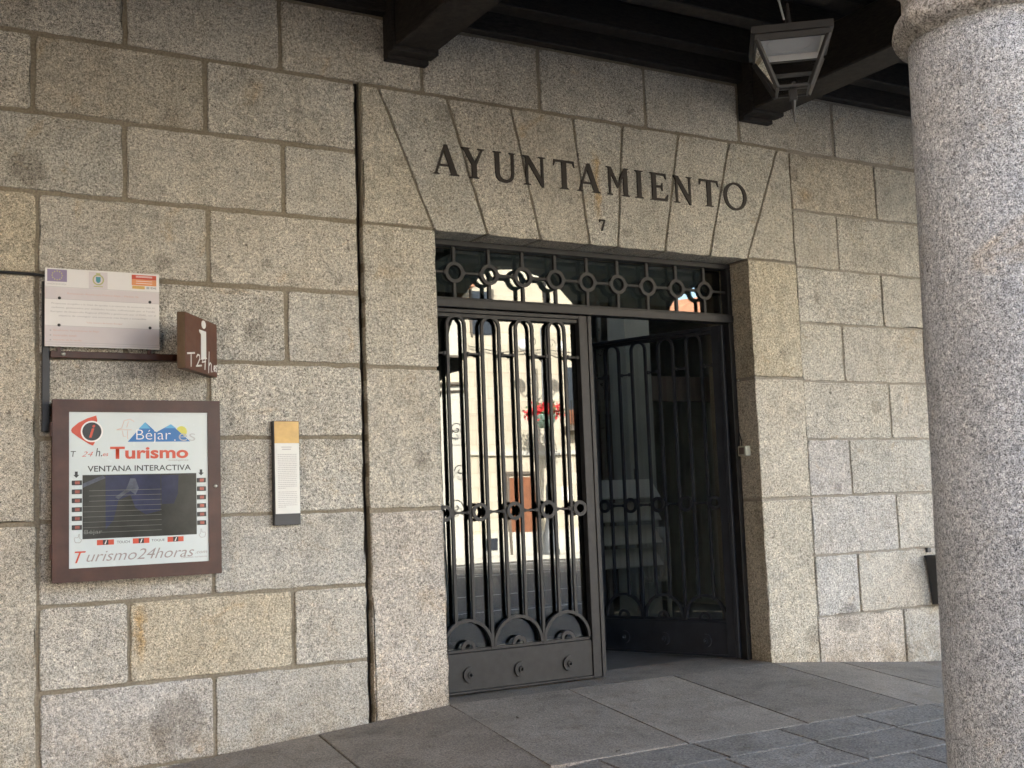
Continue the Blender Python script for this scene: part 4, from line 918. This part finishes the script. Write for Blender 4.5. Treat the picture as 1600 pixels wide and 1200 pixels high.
B('wall', M_FAR2, OC, 26.1, 44, FY - 8, FY - .3, -.6, 8.2)
bm = bmesh.new(); prism(bm, [(26.0, 8.201), (44.2, 8.201), (44.2, 8.4), (35, 10.6), (26.0, 8.4)], FY + .1, FY - 8.4); bmesh.ops.recalc_face_normals(bm, faces=bm.faces[:]); obj('roof', bm, M_TILE, OC)
for i in range(4):
    B('window', M_WINDK, OC, 28 + 4 * i, 29.2 + 4 * i, FY - .299, FY - .25, 4.4, 6.2)
    B('door', M_DOOR, OC, 28 + 4 * i, 29.2 + 4 * i, FY - .299, FY - .24, -.5, 2.0)
OW = thing('added_shade_wing', 'unseen dark wing added to cut light from the left of the square', 'building', (-14, -18, 0))  # out-of-view block, added so the light comes mainly from the right
B('wall', M_WING, OW, -20, 1.2, -30, -10.5, -.6, 12); B('roof', M_TILE, OW, -20.3, 1.5, -30.3, -10.2, 12.001, 12.25)
pm = bpy.data.objects.new('plaza_markings', None); COL.objects.link(pm); pm['kind'] = 'structure'
for i, (x0, x1, y, w) in enumerate(((6, 30, -24.3, .14), (6, 30, -19.2, .10), (6, 30, -13.6, .10), (5, 30, -10.2, .10))):
    struct(B('painted_line', M_LINEW, pm, x0, x1, y - w / 2, y + w / 2, -.466, -.462))
for i in range(8):
    bm = bmesh.new(); x = 8 + 2.6 * i
    v = [bm.verts.new(p) for p in ((x, -24.2, -.4615), (x + .12, -24.2, -.4615), (x + 2.12, -19.3, -.4615), (x + 2.0, -19.3, -.4615))]; bm.faces.new(v[::-1]); struct(obj('painted_line', bm, M_LINEW, pm))
struct(B('kerb', M_FAR3, None, 2, 44, FY + .3, FY + 2.2, -.6, -.35))
# lamp post with geranium baskets
def lamp_post(px, py, label):
    LP = thing('street_lamp', label, 'street lamp', (px, py, -.47), 'lamp posts with flower baskets in the square')
    bm = bmesh.new(); lathe(bm, [(.34, -.47), (.34, -.2), (.26, -.15), (.24, .3), (.16, .42), (.15, .6), (.10, .8), (.09, 1.8), (.12, 1.85), (.12, 1.95), (.08, 2.05), (.075, 3.98)], px, py, 16); obj('post_base', bm, M_FARPOST, LP, True)
    bm = bmesh.new(); lathe(bm, [(.066, 3.9), (.06, 7.4)], px, py, 16); obj('post', bm, M_POST, LP, True)
    bm = bmesh.new(); lathe(bm, [(.18, 3.95), (.45, 4.35), (.47, 4.4), (.1, 4.4)], px, py, 20); obj('planter', bm, M_GREENP, LP, True)
    rr = random.Random(int(px * 10)); bm = bmesh.new(); bl = bmesh.new()
    for i in range(520):
        a = rr.uniform(0, 2 * PI); r = rr.uniform(.05, .78); z = 4.42 + rr.uniform(0, .30) - .35 * max(0, r - .5) + (rr.uniform(-.18, .1))
        t = bm if rr.random() < .72 else bl
        c = Vector((px + r * math.cos(a), py + r * math.sin(a), z)); s = rr.uniform(.03, .065)
        e1 = Vector((rr.uniform(-1, 1), rr.uniform(-1, 1), rr.uniform(-1, 1))).normalized(); e2 = e1.cross(Vector((rr.uniform(-1, 1), rr.uniform(-1, 1), 1))).normalized()
        t.faces.new([t.verts.new(c + e1 * s * math.cos(k * PI / 2.5) + e2 * s * math.sin(k * PI / 2.5)) for k in range(5)])
    o = obj('geranium_flowers', bm, M_FLOWER, LP); o['kind'] = 'stuff'; o = obj('geranium_leaves', bl, M_LEAF, LP); o['kind'] = 'stuff'
    for s in (-1, 1):
        bm = bmesh.new(); tube(bm, [(px, py, 6.2), (px + s * .3, py, 6.5), (px + s * .6, py, 6.4), (px + s * .75, py, 6.55)], .025, 6)
        tube(bm, [(px + s * (.35 + .16 * math.cos(t * .6) * (1 - t / 14)), py, 6.9 + .16 * math.sin(t * .6) * (1 - t / 14)) for t in range(12)], .015, 5); obj('arm', bm, M_IRON, LP)
        bm = bmesh.new(); bmesh.ops.create_uvsphere(bm, u_segments=16, v_segments=10, radius=.2, matrix=Matrix.Translation((px + s * .75, py, 6.78))); obj('globe', bm, M_WHITE, LP, True)
lamp_post(21.3, -26.3, 'grey lamp post with red geranium basket mirrored right of centre in the door glass')

for o in scene.objects:
    if o.name.split('.')[0] in ('text_lines', 'heading_lines', 'display_lines', 'block_lines', 'flag_stars'): o['kind'] = 'stuff'
settle()
